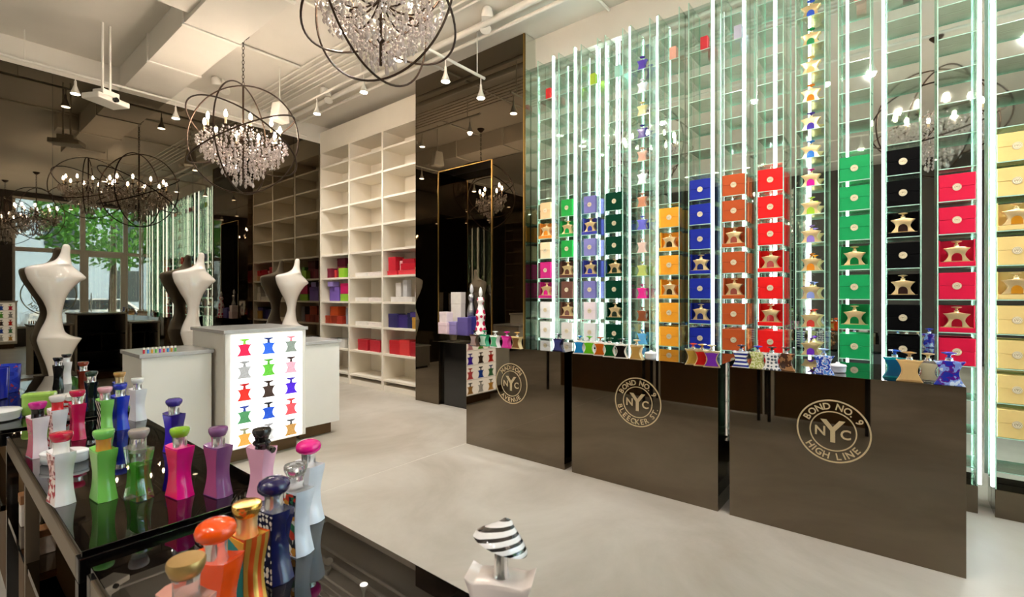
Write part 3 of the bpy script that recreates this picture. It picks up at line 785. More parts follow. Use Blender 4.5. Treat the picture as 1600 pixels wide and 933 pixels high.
for px, py, cn, inn, cp in ((1083, 570, 'golden', '#c8a24a', '#d23a2f'), (1097, 572, 'red', '#d0201f', '#c9a25a'), (1112, 574, 'purple', '#7a2fa8', '#e6d9b0')):
    cbottle(px, py, f'gold-edged star bottle with {cn} front at right end of middle counter', M_GOLD, gloss(inn), gloss(cp), rz=.25)
cbottle(1158, 574, 'white star bottle with navy stripes on the near counter', M_STRIPE, None, gloss('#1a1f4a'))
cbottle(1184, 576, 'yellow-green lace patterned star bottle on the near counter', M_LACE, None, gloss('#2a3fae'))
cbottle(1206, 578, 'white star bottle with grey dots on the near counter', M_DOTS, None, gloss('#14161c'))
cbottle(1228, 579, 'brown camouflage star bottle on the near counter', M_CAMO, None, gloss('#241a14'))
cbottle(1287, 585, 'blue and white floral star bottle on the near counter', M_FLORAL, None, gloss('#9fb8e6'), s=1.05)
cbottle(1398, 590, 'teal star bottle on the near counter', gloss('#0f8f9a'), gloss('#0a5a86'), gloss('#1f5ac8'), s=1.08)
cbottle(1421, 596, 'frosted amber star bottle on the near counter', gloss('#d8b074'), gloss('#e2bd80'), gloss('#c79a5a'), s=1.1)
cbottle(1450, 596, 'clear and gold star bottle on the near counter', mat('clear_bottle', '#f4efe4', .05, 0, 0, trans=.8), gloss('#d8cfa8'), M_GOLD, s=1.05)
cbottle(1483, 602, 'blue and purple swirled star bottle at counter end', M_BLUEPUR, None, gloss('#3f4fc8'), s=1.18)
M_POT = mat('white_china', '#eeeef0', .2, 0, .02)
POT = MB().lathe([(.034, 0), (.040, .006), (.042, .034), (.044, .040), (.040, .046), (.010, .052), (.008, .058)], 24).mesh('pot', M_POT, smooth=40)
for px, py, l in ((1017, 561, 'low white lidded dish on the middle counter'), (1309, 582, 'low white lidded dish beside the floral bottle')):
    xx, yy = P(px, py, CH)
    o = thing('lidded_dish', l, 'dish', (xx, yy, CH)); link('dish_body', POT, o)
    link('lid', MB().lathe([(.043, .036), (.045, .04), (.041, .048), (.012, .054), (.009, .062), (.004, .063)], 24).mesh('lid', M_POT, smooth=40), o)

# pier bay ledge and its goods
LZ = .93
lg = thing('display_ledge', 'bronze display ledge inside the mirrored pier bay', 'ledge', (4.2, (NY0 + NY1) / 2, 0))
hw = (NY1 - NY0) / 2 - .012
link('ledge_board', bx(-.12, ND - .001, -hw, hw, LZ - .10, LZ, M_PIERMIR, bevel=.002), lg)
link('kick_panel', bx(.05, .07, -hw, hw, 0.0, LZ - .1005, M_BLACK), lg)
for px, w_, d_, h_, c, cn, lift, dx in ((697, .16, .12, .14, '#e3c9cf', 'pale pink lower gift box', 0, -.03), (697, .13, .11, .13, '#ecdcdc', 'pinkish white upper gift box', .142, -.03), (712, .15, .12, .15, '#8d80b8', 'lavender gift box', 0, .01),
                                        (728, .17, .12, .21, '#5c5090', 'violet gift box', 0, -.02), (744, .16, .12, .22, '#2c2a78', 'navy gift box', 0, .05), (702, .1, .03, .5, '#3a322c', 'tall dark card', 0, .2), (716, .18, .08, .52, '#d9d2c8', 'tall white paper gift bag', 0, .14)):
    xx = 4.2 + dx; yy = PX(px, xx + .0)
    carton(xx + .0, yy, LZ + lift, w_, d_, h_, c, f'{cn} on the pier ledge', 'goods on the pier ledge')
def tower(px, dx, m, mc, label, h_):
    xx = 4.2 + dx; yy = PX(px, xx)
    o = thing('bottle_sculpture', label, 'sculpture', (xx, yy, LZ))
    pr = lerp_curve([(.075, 0), (.07, .05), (.05, .16), (.058, .26), (.03, .36), (.045, .42), (.03, .46)], 4)
    link('sculpture_body', MB().lathe([(r, z * h_ / .46) for r, z in pr], 20).mesh('tb', m, smooth=50), o)
    link('finial', MB().lathe([(.008, 0), (.022, .03), (.024, .06), (.014, .1), (.004, .12)], 14, (0, 0, h_)).mesh('tf', mc, smooth=50), o)
tower(751, -.05, pattern('red_dots', 'dots', '#c01f4a', '#f2e9e4', 14), gloss('#f2ece8'), 'white sculptural bottle with big red dots on the pier ledge', .46)
tower(737, .1, mat('silver_sequins', '#b9b9bd', .25, 1, .4, 90, bump=.6), gloss('#cfcfd4'), 'silver sequinned sculptural bottle on the pier ledge', .5)

# ------------------------------------------------------------------ cash desk
M_PANEL = emitter('backlit_panel', '#fffdfa', 1.5)
DY = 4.5
def desk_unit(label, x0, x1, y0, h_, depth):
    o = thing('cash_desk_cabinet', label, 'cabinet', ((x0 + x1) / 2, y0, 0)); hw = (x1 - x0) / 2
    link('cabinet_body', MB().box(-hw, hw, 0, .03, .12, h_ - .03).box(-hw, -hw + .03, .03, depth, .12, h_ - .03).box(hw - .03, hw, .03, depth, .12, h_ - .03).mesh('cab', M_WHITE, .003, 1), o)
    link('worktop', bx(-hw - .015, hw + .015, -.015, depth + .01, h_ - .0295, h_, M_GREYTOP, bevel=.003), o)
    link('plinth', bx(-hw + .05, hw - .05, .08, depth - .05, 0, .1195, M_GOLDBR), o)
    for z in (.125, .45, .75):
        if z < h_ - .15: link('rear_shelf', bx(-hw + .031, hw - .031, .035, depth, z, z + .025, M_DARK), o)
    link('rear_lining', bx(-hw + .031, hw - .031, .0305, .034, .155, h_ - .031, M_DARK), o)
    link('rear_divider', bx(-.012, .012, .0345, depth - .02, .48, .745, M_DARK), o)
    return o
M_GOLDBR = mat('bronze_plinth', '#6b4f30', .35, .4, .06)
desk_unit('low white cash desk cabinet left of the lit bottle panel', 1.05, 1.53, DY, .955, .55)
desk_unit('low white cash desk cabinet right of the lit bottle panel', 2.275, 2.71, DY, .955, .55)
tw = desk_unit('tall white cash desk tower with a backlit panel of bottles', 1.56, 2.245, 4.3, 1.12, .75)
pc = (1.546 + 2.26) / 2
def lit_panel(parent, hw_, z0, z1, rows):
    lp = link('light_panel', bx(-hw_, hw_, -.012, -.0005, z0, z1, M_PANEL), parent)
    rh = (z1 - z0) / 5
    for k in range(1, 5):
        link('row_line', bx(-hw_, hw_, -.0135, -.0121, z1 - rh * k - .002, z1 - rh * k + .002, mat('row_line', '#a9a7a3', .6)), lp)
    for r in range(5):
        for q in range(3):
            c, cc = rows[r][q]
            m1 = mat('print_' + c, c, .6, 0, .25, 60, emit=.55)
            m2 = mat('print_' + cc, cc, .6, 0, .05, 60, emit=.55)
            def mk():
                s = MB(); W_ = hw_ * .40; Hh = rh * .52
                s.prism([(x, z) for x, z in star_outline(W_, Hh, neck=.3, waist=.55)], -.001, .001)
                s.prism([(-W_ * .10, Hh), (W_ * .10, Hh), (W_ * .07, Hh * 1.25), (W_ * .34, Hh * 1.38), (W_ * .30, Hh * 1.46), (-W_ * .30, Hh * 1.46), (-W_ * .34, Hh * 1.38), (-W_ * .07, Hh * 1.25)], -.001, .001, 1)
                return s.mesh('print', [m1, m2])
            link('printed_bottle', cached(('print', c, cc, hw_), mk), lp, (hw_ * (-.66 + .66 * q), -.0135, z1 - rh * (r + 1) + rh * .06))
PR = [[('#d81a4a', '#7cc23a'), ('#2a5fd0', '#1a2f6a'), ('#7f8a80', '#d8808a')], [('#a5a5a5', '#8a8a8a'), ('#5fb83a', '#4a9a2a'), ('#e3a0b0', '#3a2a2a')], [('#e02a1f', '#b01a1a'), ('#3a2a24', '#2a1a14'), ('#4a1fc8', '#3a2a9a')],
      [('#4a8a5a', '#3a4a9a'), ('#1f4fc0', '#14141f'), ('#e0525a', '#c03a3a')], [('#d8a04a', '#8a8a6a'), ('#c9c9c9', '#8a8a8a'), ('#b98a4a', '#5a5a5a')]]
lit_panel(tw, .30, .135, 1.075, PR)
# sample vials along the left desk
for i in range(9):
    o = thing('sample_vial', f'tiny sample vial on the left desk, {ORD[i]} from the desk end', 'vial', (1.08 + i * .026, DY + .06, .955), 0, 'sample vials on the desk')
    c = ['#d83a4a', '#3a8ad8', '#e0a03a', '#5fb85a', '#8a4ad0'][i % 5]
    link('vial', cached(('vial', c), lambda: MB().lathe([(.007, 0), (.007, .03)], 10).mesh('v', gloss(c), smooth=40)), o)
    link('cap', cached('vcap', lambda: MB().lathe([(.0075, .03), (.0075, .046)], 10).mesh('vc', gloss('#efe9dc'), smooth=40)), o)
# second lit case near the street window (seen in the back mirror)
t2 = desk_unit('white display case with lit bottle panel by the street wall', -.3, .3, 0, 1.28, .4)
t2.location = (1.3, FRONT + .5, 0); t2.rotation_euler = (0, 0, math.pi)
t2['label'] = 'white case with a lit bottle panel reflected at the left photo edge'
lit_panel(t2, .26, .2, 1.22, PR)

# ------------------------------------------------------------------ mannequins by the back mirror
ROWS = [(35, 350, 370), (42, 338, 382), (60, 330, 388), (100, 318, 386), (140, 285, 391), (165, 215, 398), (180, 140, 408), (195, 103, 428), (222, 100, 466), (248, 109, 494), (262, 114, 482), (280, 125, 448), (310, 146, 412), (350, 172, 378), (400, 208, 352), (450, 231, 339),
        (490, 235, 333), (530, 222, 335), (570, 200, 341), (605, 184, 356), (628, 176, 395), (645, 172, 458), (655, 172, 460), (680, 179, 440), (720, 193, 415), (760, 209, 397), (800, 225, 384), (850, 240, 372), (900, 250, 365)]
def mannequin_mesh():
    kx, kz = .00130, .00178
    rows = lerp_curve([(900 - y, (l + r) / 2 - 293, (r - l) / 2) for y, l, r in ROWS], 3)
    m = MB(); n = 28
    for j, (z, c, a) in enumerate(rows):
        zz = z * kz; aa = max(a * kx, .004)
        f = z / 865
        b = min(aa * .9, .085 + .055 * math.exp(-((f - .72) / .14) ** 2) + .05 * math.exp(-((f - .3) / .13) ** 2))
        for q in range(n):
            t_ = 2 * math.pi * q / n
            m.v.append((c * kx + aa * math.copysign(abs(math.cos(t_)) ** .95, math.cos(t_)), b * math.sin(t_), zz))
    k = len(rows)
    for a in range(k - 1):
        for q in range(n):
            q2 = (q + 1) % n
            m.f.append((a * n + q, a * n + q2, (a + 1) * n + q2, (a + 1) * n + q)); m.m.append(0)
    m.f.append(tuple(range(n))); m.m.append(0); m.f.append(tuple((k - 1) * n + q for q in range(n))); m.m.append(0)
    return m.mesh('mannequin', M_MANNE, smooth=60)
MANN = mannequin_mesh()
M_PLINTH = mat('grey_plinth', '#8d8880', .4, 0, .04)
for x, l in ((.955, 'glossy white star-shouldered torso form at far left before back mirror'), (2.33, 'glossy white star-shouldered torso form behind the left cash desk'), (3.68, 'glossy white star-shouldered torso form behind the lit tower')):
    o = thing('torso_form', l, 'mannequin', (x, 7.48, .46)); link('torso', MANN, o)
    link('foot_disc', MB().lathe([(.14, 0), (.14, .012), (.09, .02)], 28, (.01, 0, -.019)).mesh('fd', M_PLINTH, smooth=40), o)
    p = thing('plinth', 'square grey plinth under the ' + l.split(' form ')[1] + ' torso', 'plinth', (x, 7.46, 0))
    link('plinth_body', bx(-.25, .25, -.22, .22, .04, .42, M_PLINTH, bevel=.005), p); link('plinth_top', bx(-.265, .265, -.235, .235, .421, .44, M_GREYTOP, bevel=.003), p)
    link('toe_kick', bx(-.22, .22, -.19, .19, 0, .0395, M_DARK), p)

# ------------------------------------------------------------------ orb chandeliers
def chand_meshes():
    R = .6; rings = MB()
    bands = []
    for (ax, az) in ((0, 0), (0, math.pi / 2), (1.05, .5), (-1.05, .9)):
        rot = Euler((ax, 0, az)).to_matrix()
        pts = [rot @ Vector((R * math.cos(a), 0, R * math.sin(a))) for a in [2 * math.pi * j / 64 for j in range(64)]]
        bands.append(MB().tube(pts, .0085, 6, closed=True).mesh('ring', M_IRON, smooth=60))
    frame = MB().tube([(0, 0, -.50), (0, 0, .6)], .011, 8)
    frame.lathe([(.012, .0), (.035, .02), (.05, .05), (.03, .09), (.012, .12)], 14, (0, 0, -.06)).lathe([(.012, 0), (.03, .02), (.012, .05)], 12, (0, 0, -.34))
    arm = MB().tube(lerp_curve([(.02, 0, -.04), (.12, 0, -.12), (.26, 0, -.14), (.36, 0, -.05), (.37, 0, .02)], 4), .007, 6)
    arm.lathe([(.006, 0), (.03, .012), (.032, .018), (.01, .02)], 12, (.37, 0, .02))
    candle = MB().lathe([(.011, .04), (.011, .115)], 10, (.37, 0, 0))
    bulb = MB().lathe([(.008, .115), (.016, .135), (.017, .15), (.009, .178), (.002, .19)], 10, (.37, 0, 0))
    drop = MB().lathe([(.001, 0), (.006, -.008), (.006, -.014), (.0015, -.02)], 6).lathe([(.001, -.022), (.009, -.034), (.016, -.058), (.013, -.074), (.001, -.09)], 6)
    chain = None
    rnd = random.Random(3)
    cr = MB()
    for tier, (rr, zz, n) in enumerate(((.36, -.06, 40), (.30, -.14, 38), (.22, -.24, 30), (.13, -.33, 18), (.07, -.42, 8), (.10, .12, 12), (.44, -.02, 44), (.36, -.16, 40), (.26, -.06, 26), (.16, -.14, 18))):
        for j in range(n):
            a = 2 * math.pi * j / n + tier
            x, y = rr * math.cos(a), rr * math.sin(a); z = zz + rnd.uniform(-.03, .03)
            for b in range(3):
                s = rnd.uniform(.013, .021)
                cr.lathe([(.001, s), (s * .8, 0), (.001, -s)], 5, (x + rnd.uniform(-.008, .008), y + rnd.uniform(-.008, .008), z - b * .034))
    return bands, frame.mesh('frame', M_IRON, smooth=50), arm.mesh('arm', M_IRON, smooth=50), candle.mesh('candle', mat('candle_sleeve', '#d9c39a', .5), smooth=40), bulb.mesh('bulb', M_BULB, smooth=60), drop.mesh('drop', M_CRYSTAL), cr.mesh('crystals', M_CRYSTAL)
BANDS, CFR, CARM, CCAN, CBUL, CDRO, CCRY = chand_meshes()
LINK = MB().tube([(0, .012 * math.cos(a), .024 * math.sin(a)) for a in [2 * math.pi * j / 12 for j in range(12)]], .0035, 5, closed=True).mesh('link', M_IRON, smooth=60)
def chandelier(x, y, z, rz, label, tilt=0, full=True, energy=1.0):
    o = thing('orb_chandelier', label, 'chandelier', (x, y, z), rz, 'orb chandeliers')
    for b in BANDS: link('orb_ring', b, o)
    link('stem', CFR, o)
    for j in range(10):
        a = 2 * math.pi * j / 10
        p = link('arm', CARM, o, (0, 0, 0), (0, 0, a)); link('candle', CCAN, p); link('bulb', CBUL, p)
        if full:
            link('crystal_drop', CDRO, o, (.37 * math.cos(a), .37 * math.sin(a), .015))
    if full:
        for rr, zz, n in ((.30, -.2, 12), (.40, -.12, 14), (.20, -.33, 10), (.1, -.44, 6)):
            for j in range(n):
                a = 2 * math.pi * j / n + .2
                link('crystal_drop', CDRO, o, (rr * math.cos(a), rr * math.sin(a), zz), (0, 0, a))
    c = link('crystal_beads', CCRY, o); c['kind'] = 'stuff'
    top = CEIL - z
    nlk = int((top - .6 - .03) / .04)
    for j in range(nlk):
        link('chain_link', LINK, o, (0, 0, .62 + j * .04), (0, 0, (j % 2) * math.pi / 2))
    link('ceiling_canopy', cached('canopy', lambda: MB().lathe([(.008, -.06), (.03, -.05), (.06, -.015), (.065, 0)], 18).mesh('canopy', M_IRON, smooth=50)), o, (0, 0, top))
x, y = PD(380, 5.35); chandelier(x, y, 3.15, .75, 'iron orb chandelier with glowing candle bulbs hanging by long chain before back mirror')
x, y = PD(595, 3.45); chandelier(x, y, 3.56, .3, 'large iron orb crystal chandelier cut off by top edge of photo')
chandelier(1.68, -.3, 3.35, 1.1, 'iron orb chandelier behind the viewer, reflected at far left of back mirror')
chandelier(1.3, -2.0, 3.3, .2, 'iron orb chandelier near the street window, reflected at left photo edge')
chandelier(-2.0, 2.4, 3.3, .4, 'iron orb chandelier over the opposite half of the room, seen in mirrors', full=False)

# ------------------------------------------------------------------ foreground glass tables
TZ = .9; TX0, TX1 = .19, .585
def table(label, y0, y1, x0=TX0, x1=TX1):
    o = thing('display_table', label, 'table', (0, 0, 0), 0, 'black glass display tables')
    r = .03
    link('glass_top', bx(x0 + .005, x1 - .005, y0 + .005, y1 - .005, TZ - .012, TZ, M_BLACKGLASS, bevel=.0015), o)
    for xa in (x0, x1 - r):
        link('side_rail', bx(xa, xa + r, y0 + r, y1 - r, TZ - .06, TZ - .0125, M_BRRAIL, bevel=.002), o)
    for ya in (y0, y1 - r):
        link('end_rail', bx(x0, x1, ya, ya + r, TZ - .06, TZ - .0125, M_BLACK, bevel=.002), o)
    for x in (x0, x1 - r):
        for y in (y0, y1 - r):
            link('leg', bx(x, x + r, y, y + r, 0, TZ - .0605, M_BLACK), o)
    link('leg', bx(x0, x0 + r, (y0 + y1) / 2 + .12, (y0 + y1) / 2 + .145, 0, TZ - .0605, M_BRRAIL), o)
    link('lower_shelf', bx(x0 + .002, x1 - .002, y0 + r, y1 - r, .59, .61, M_PIERMIR), o)
    link('centre_panel', bx(x0 + .115, x0 + .13, y0 + r, y1 - r, .02, TZ - .061, mat('warm_bronze_panel', '#6b4d2a', .45, .1, .06, 3)), o)
    return o
M_BRRAIL = mat('bronze_rail', '#8d7f6c', .3, .8, .06)
table('near black glass display table at the bottom edge', .26, 1.165)
table('long black glass display table crowded with perfume bottles at left', 1.24, 2.53)
table('far black glass display table holding candles and back bottles', 2.60, 4.15, .13, .60)
for y, l in ((2.36, 'tall white carton with brown lid under the left table'), (2.06, 'short white carton with brown lid under the left table')):
    carton(.235, y, .61, .05, .05, .105 if y > 2.2 else .075, '#e9ded2', l, 'cartons under the table', lidc='#9a6a44')

def top_pos(px, ytop, hgt=.1735):
    d = (H - TZ - hgt) * FPX / (ytop - 463)
    return PD(px, d)
FACE = 0.0        # bottle front turned to the -x aisle
def fg(px, ytop, label, body, cap, collar=None, capk='round', panel=None, rz=-math.pi / 2, extras=None, hgt=.1735, scale=1.0):
    x, y = top_pos(px, ytop, hgt)
    return bottle((x, y, TZ + .0005), rz, label, body, cap, collar, capk, panel, 'wavy perfume bottles on the tables', extras, scale)
G = gloss
M_CRIMPAT = pattern('crimson_floral', 'noise', '#a8102a', '#f0d8d4', 60)
M_MULTIDOT = pattern('multi_dots', 'cells', '#23252f', '#efe6d4', 90, extra=[(.2, '#c03a2a'), (.35, '#2f6a4a'), (.6, '#efe6d4'), (.8, '#c98a3a')])
M_GEO = pattern('geometric_print', 'cells', '#1f3a9a', '#e0702a', 28, extra=[(.25, '#2a8a8a'), (.7, '#c01f3a'), (.85, '#e8b23a')])
M_GOLDSTRIPE = pattern('gold_orange_stripe', 'stripe', '#d8a94a', '#e0561a', 22, rough=.2, metal=.5, axis='Y')
M_ZEBRA = pattern('zebra_print', 'stripe', '#15130f', '#f2eee6', 22, dist=3.0, axis='DIAGONAL')
M_SEQ = pattern('dark_sequins', 'dots', '#e6dfd0', '#1a1c3a', 85)
M_CLEARG = thin_glass('clear_green_glass', (.90, .95, .88), (1, 1, 1), .12, .8)
M_CLEAR = mat('clear_bottle_glass', '#f6f2ee', .03, 0, 0, trans=.8, ior=1.45)
RZ0 = -math.pi / 2
def ribbon(o):
    link('ribbon', MB().tube([(0.016, 0, .136), (.03, -.012, .138), (.045, -.02, .132), (.062, -.02, .128)], [.003, .004, .006, .008], 6).tube([(.017 * math.cos(a), .017 * math.sin(a), .134) for a in [2 * math.pi * j / 16 for j in range(16)]], .0045, 6, closed=True).mesh('ribbon', G('#14100f'), smooth=50), o, label='black satin ribbon')
def liquid(o):
    link('liquid', cached('liq', lambda: MB().prism([(x * .62, z * .62 + .008) for x, z in star_outline(BW, BH)], -BT * .28, BT * .28).mesh('liq', mat('green_liquid', '#3fa31f', .1, 0, .05), .002, 1)), o, label='bright green liquid')
fg(96, 673, 'white bottle with crimson floral front and crimson cap', G('#eeecee'), G('#c4163c'), G('#f0ece8'), 'flat', M_CRIMPAT, RZ0 + .12)
fg(162, 669, 'pale green bottle with green cap and orange collar', G('#7cc95a'), G('#7dc862'), G('#d08a3a'), 'flat', G('#8fd06c'), RZ0 + .1)
fg(217, 668, 'clear glass bottle with green liquid and grey cap', M_CLEARG, G('#a49a96'), M_CLEAR, 'flat', None, RZ0 + .2, liquid)
fg(281, 666, 'hot pink bottle with lime green cap', G('#f0128c'), G('#8fc02f'), M_CHROME, 'flat', G('#fa2a6a'), RZ0 + .16)
fg(341, 665, 'mauve purple bottle with matching mauve cap', G('#8a5590'), G('#8a5a8a'), M_CHROME, 'flat', G('#a0567e'), RZ0 + .18)
fg(409, 667, 'pale pink bottle with black cap and black ribbon', G('#eeb0c8'), G('#2b2826'), G('#171312'), 'flat', None, RZ0 + .3, ribbon)
fg(272, 622, 'dark violet bottle with violet cap behind the pink bottle', G('#2c1a7a'), G('#3a2a8a'), M_CHROME, 'round', G('#3a16c8'), RZ0 + .15)
fg(59, 626, 'blush white bottle with magenta cap and black collar', G('#ecdbe2'), G('#c81a8a'), G('#1a1214'), 'flat', G('#b81a5a'), RZ0 + .15)
fg(90, 616, 'white and red bottle with white cap and red collar', G('#ece8ec'), G('#e4ddda'), G('#c8202a'), 'flat', M_CRIMPAT, RZ0 + .1)
fg(121, 608, 'deep crimson pink bottle with crimson cap', G('#c8124f'), G('#c4164a'), M_CHROME, 'flat', G('#d81a58'), RZ0 + .0)
fg(164, 603, 'green bottle with zebra front and pink cap', G('#84c95f'), G('#e3a9b8'), M_CHROME, 'flat', M_ZEBRA, RZ0 + .05)
fg(188, 598, 'cobalt blue bottle with blue cap', G('#1a34c8'), G('#1f2fa8'), M_CHROME, 'flat', G('#1a2ab0'), RZ0 + .1)
fg(215, 589, 'plain white bottle with white cap near the cash desk', G('#e4e0e4'), G('#efece8'), M_CHROME, 'flat', None, RZ0 + .2)
fg(187, 580, 'blue bottle with gold cap behind the cobalt bottle', G('#2a3a9a'), G('#c09050'), M_GOLD, 'flat', None, RZ0)
fg(143, 579, 'dark green black bottle with dark cap', G('#16231c'), G('#26382c'), M_CHROME, 'flat', None, RZ0)
fg(130, 564, 'reddish brown bottle with copper cap', G('#6a2416'), G('#8a3a22'), M_CHROME, 'flat', None, RZ0)
fg(91, 557, 'black bottle with black cap and silver collar in back row', G('#161416'), G('#121012'), M_CHROME, 'flat', None, RZ0)
fg(104, 552, 'white bottle with black cap in back row', G('#e8e4e4'), G('#161414'), G('#f2f0ee'), 'flat', None, RZ0)
# near table
fg(291, 867, 'bottle with flat brushed gold cap at the bottom edge', G('#d89a8a'), mat('brushed_gold', '#b5945a', .4, .7, .06, 40), M_CLEAR, 'flat', None, RZ0 + .2)
fg(337, 816, 'glossy bright orange bottle with orange cap', G('#f4500c'), G('#f4550f'), M_CHROME, 'mush', None, RZ0 + .5)
fg(386, 781, 'gold bottle with orange stripes and colourful geometric front', M_GOLDSTRIPE, mat('amber_gold', '#dba850', .15, .8, .1, 60), M_GOLD, 'flat', M_GEO, RZ0 + .1)
fg(428, 749, 'dark navy sequinned bottle with domed indigo cap', G('#171c4e'), G('#1c1648'), M_CHROME, 'mush', M_SEQ, RZ0 + .1)
fg(462, 722, 'white bottle with colourful dotted front and clear cap', G('#dfe3ec'), M_CLEAR, M_CLEAR, 'flat', M_MULTIDOT, RZ0 + .15)
fg(482, 690, 'white bottle with scalloped hot pink cap', G('#e6e8ee'), G('#f0148a'), M_CHROME, 'mush', None, RZ0 + .15)
# hat-capped bottle
zx, zy = PD(783, .66); zx = min(zx, .52)
zb = thing('perfume_bottle', 'pearly white star bottle with black and white striped hat cap', 'perfume bottle', (zx, zy, TZ + .0005), math.radians(-63))
link('bottle_body', body_mesh('zeb', .094, .048, .120, G('#f0e2da'), neck=.3, waist=.66, dip=.04), zb)
link('collar', MB().lathe([(.012, 0), (.010, .006), (.009, .040), (.011, .048)], 18).mesh('zc', M_CHROME, smooth=40), zb, (0, 0, .115))
def swirl():
    m = bpy.data.materials.new('swirl_hat'); m.use_nodes = True; b = m.node_tree.nodes['Principled BSDF']; L = m.node_tree.links
    tc = nd(m, 'ShaderNodeTexCoord'); mp = nd(m, 'ShaderNodeMapping'); mp.inputs['Rotation'].default_value = (0, math.radians(24), 0)
    wv = nd(m, 'ShaderNodeTexWave', wave_type='BANDS', bands_direction='Z'); wv.inputs['Scale'].default_value = 33; wv.inputs['Distortion'].default_value = .6
    r = nd(m, 'ShaderNodeValToRGB'); r.color_ramp.interpolation = 'CONSTANT'; e = r.color_ramp.elements
    e[0].color = (*lin('#0e0d12'), 1); e[1].color = (*lin('#f4f1f0'), 1); e[1].position = .36
    L.new(tc.outputs['Object'], mp.inputs['Vector']); L.new(mp.outputs[0], wv.inputs['Vector']); L.new(wv.outputs['Fac'], r.inputs['Fac']); L.new(r.outputs['Color'], b.inputs['Base Color'])
    b.inputs['Roughness'].default_value = .12; b.inputs['Coat Weight'].default_value = .5
    return m
link('hat_cap', MB().lathe([(.010, .002), (.035, -.005), (.0395, -.0035), (.038, .001), (.030, .009), (.019, .018), (.010, .025), (.006, .030), (.002, .031)], 32).mesh('hat', swirl(), smooth=60), zb, (0, 0, .162), (math.radians(-11), math.radians(17), 0))
# candles, jars, dishes
def lathe_thing(name, label, cat, loc, parts, group=None, sx=1, sy=1):
    o = thing(name, label, cat, loc, 0, group)
    for nm, prof, m_ in parts:
        link(nm, MB().lathe(prof, 32, sx=sx, sy=sy).mesh(nm, m_, smooth=40), o)
    return o
M_COBALT = pattern('cobalt_print', 'noise', '#1a2a9a', '#2a3fb8', 25, extra=[(.64, '#c0392a'), (.68, '#2a3fb8')])
M_LIME = G('#a2cc5c')
cy_ = P(110, 655, TZ)
x, y = P(36, 612, TZ + .0); lathe_thing('candle_tumbler', 'cobalt blue printed candle tumbler on the back table', 'candle', (.27, 3.62, TZ + .001), [('tumbler', [(.05, 0), (.053, .004), (.06, .14), (.058, .142), (.05, .03)], M_COBALT), ('wax', [(.049, .03), (.055, .115)], mat('wax', '#d9d2e0', .5))])
lathe_thing('candle_tumbler', 'plain cobalt candle tumbler with round emblem at left edge', 'candle', (.205, 3.42, TZ + .001), [('tumbler', [(.055, 0), (.06, .004), (.066, .15), (.064, .152), (.055, .03)], G('#16249a')), ('wax', [(.054, .03), (.06, .12)], mat('wax', '#d9d2e0', .5))])
x, y = P(12, 640, TZ); lathe_thing('lidded_dish', 'round white lidded dish at the left edge of photo', 'dish', (.19, 2.82, TZ + .001), [('dish_body', [(.055, 0), (.062, .005), (.066, .03)], M_POT), ('lid', [(.069, .0305), (.07, .038), (.062, .044), (.01, .047)], M_POT)])
x, y = P(62, 648, TZ); o = thing('lime_box', 'smooth lime green curved gift box on left table', 'gift box', (x, y, TZ + .0005), -.45)
link('box_body', MB().box(-.05, .05, -.03, .03, 0, .088).mesh('lb', M_LIME, .012, 4, 50), o); link('lid', MB().box(-.0505, .0505, -.0305, .0305, .07, .095).mesh('ll', M_LIME, .010, 4, 50), o)
x, y = P(108, 652, TZ); lathe_thing('patterned_jar', 'white flared jar with red scribble pattern between bottles', 'jar', (x, y, TZ + .0005), [('jar_body', [(.03, 0), (.032, .003), (.05, .085)], pattern('red_scribble', 'stripe', '#c81f1f', '#f0ece8', 14, dist=9, axis='Z', extra=[(.3, '#f0ece8')])), ('lid', [(.0505, .0855), (.052, .092), (.045, .096), (.01, .098)], G('#efeae6'))])
x, y = P(101, 722, TZ); o = thing('oval_dish', 'white oval lidded dish on the left table among bottles', 'dish', (x, y, TZ + .0005), -.6)
link('dish_body', MB().lathe([(.9, 0), (1.0, .08), (1.0, .5)], 36, sx=.058, sy=.034).mesh('od', M_POT, smooth=40), o)
o.children[0].scale = (1, 1, .05)
link('lid', MB().lathe([(1.02, .51), (1.04, .58), (1.03, .66), (.9, .72), (.2, .74)], 36, sx=.058, sy=.034).mesh('ol', M_POT, smooth=40), o); o.children[1].scale = (1, 1, .05)

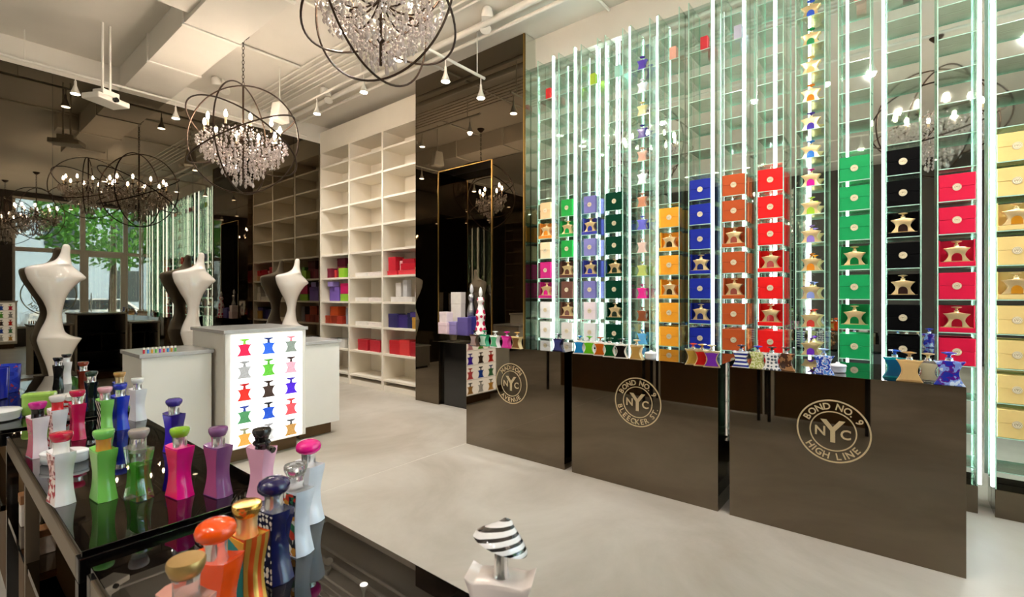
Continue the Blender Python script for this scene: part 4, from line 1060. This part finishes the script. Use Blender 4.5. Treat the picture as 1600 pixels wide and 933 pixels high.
# ------------------------------------------------------------------ street outside (seen through the shop window in the mirror)
struct('street', bx(-30, 40, -60, FRONT - .2, -.35, -.12, mat('asphalt', '#77746f', .8, 0, .1, 6)))
M_FAC = mat('pale_facade', '#a9bccb', .7, 0, .06, 1)
bd = thing('street_building', 'pale blue-grey building across the street, seen through shop window', 'building', (4, -22, -.12))
link('facade', bx(-16, 16, -4, 0, 0, 14, M_FAC), bd)
M_BWIN = mat('dark_building_glass', '#2a3742', .1, 0, .1)
wme = MB().box(-.7, .7, 0, .06, 0, 1.9).mesh('bw', M_BWIN)
for i in range(10):
    for j in range(4): link('facade_window', wme, bd, (-14 + i * 3, .001, 1.2 + j * 3.2))
def tree(x, y, h_, r, label, seed):
    rnd = random.Random(seed); o = thing('street_tree', label, 'tree', (x, y, -.13))
    link('trunk', MB().tube([(0, 0, 0), (.05, 0, h_ * .4), (0, .1, h_ * .75)], [.14, .11, .05], 8).mesh('trunk', mat('bark', '#4a3b2c', .9, 0, .2, 12), smooth=60), o)
    m = MB()
    for k in range(2600):
        v = Vector((rnd.gauss(0, 1), rnd.gauss(0, 1), rnd.gauss(0, 1))); v.normalize(); v *= r * rnd.uniform(.35, 1) ** .6
        c = Vector((v.x, v.y, v.z * .85 + h_ * .72)); a = Vector((rnd.uniform(-1, 1), rnd.uniform(-1, 1), rnd.uniform(-1, 1))).normalized() * .12; b = a.orthogonal().normalized() * .07
        m.quad(c - a, c + b, c + a, c - b)
    f = link('foliage', m.mesh('leaves', mat('leaves', '#5f9a3c', .6, 0, .3, 5)), o); f['kind'] = 'stuff'
tree(4.6, -8.2, 6.2, 2.3, 'leafy green street tree outside beyond the shop door', 1)
tree(-.6, -9.5, 7.2, 2.4, 'leafy green street tree outside beyond the big shop window', 2)
car = thing('parked_car', 'white car parked on the street outside the shop door', 'car', (4.6, -11.5, -.12))
link('car_body', MB().prism([(-2.1, .3), (2.1, .3), (2.15, .75), (1.5, .92), (.9, 1.42), (-1.1, 1.45), (-1.7, .98), (-2.15, .85)], -.85, .85).mesh('car', G('#e6e6e6'), .06, 2, 40), car)
link('car_window', MB().prism([(-1.45, .98), (1.3, .96), (.85, 1.36), (-1.05, 1.38)], .852, .86).mesh('cw', M_BWIN), car)
WHEEL = MB().tube([(0, -.1, 0), (0, .1, 0)], .33, 20).mesh('wheel', M_BLACK, smooth=40)
for sx in (-1.35, 1.35):
    for sy in (-.78, .78): link('wheel', WHEEL, car, (sx, sy, .33))
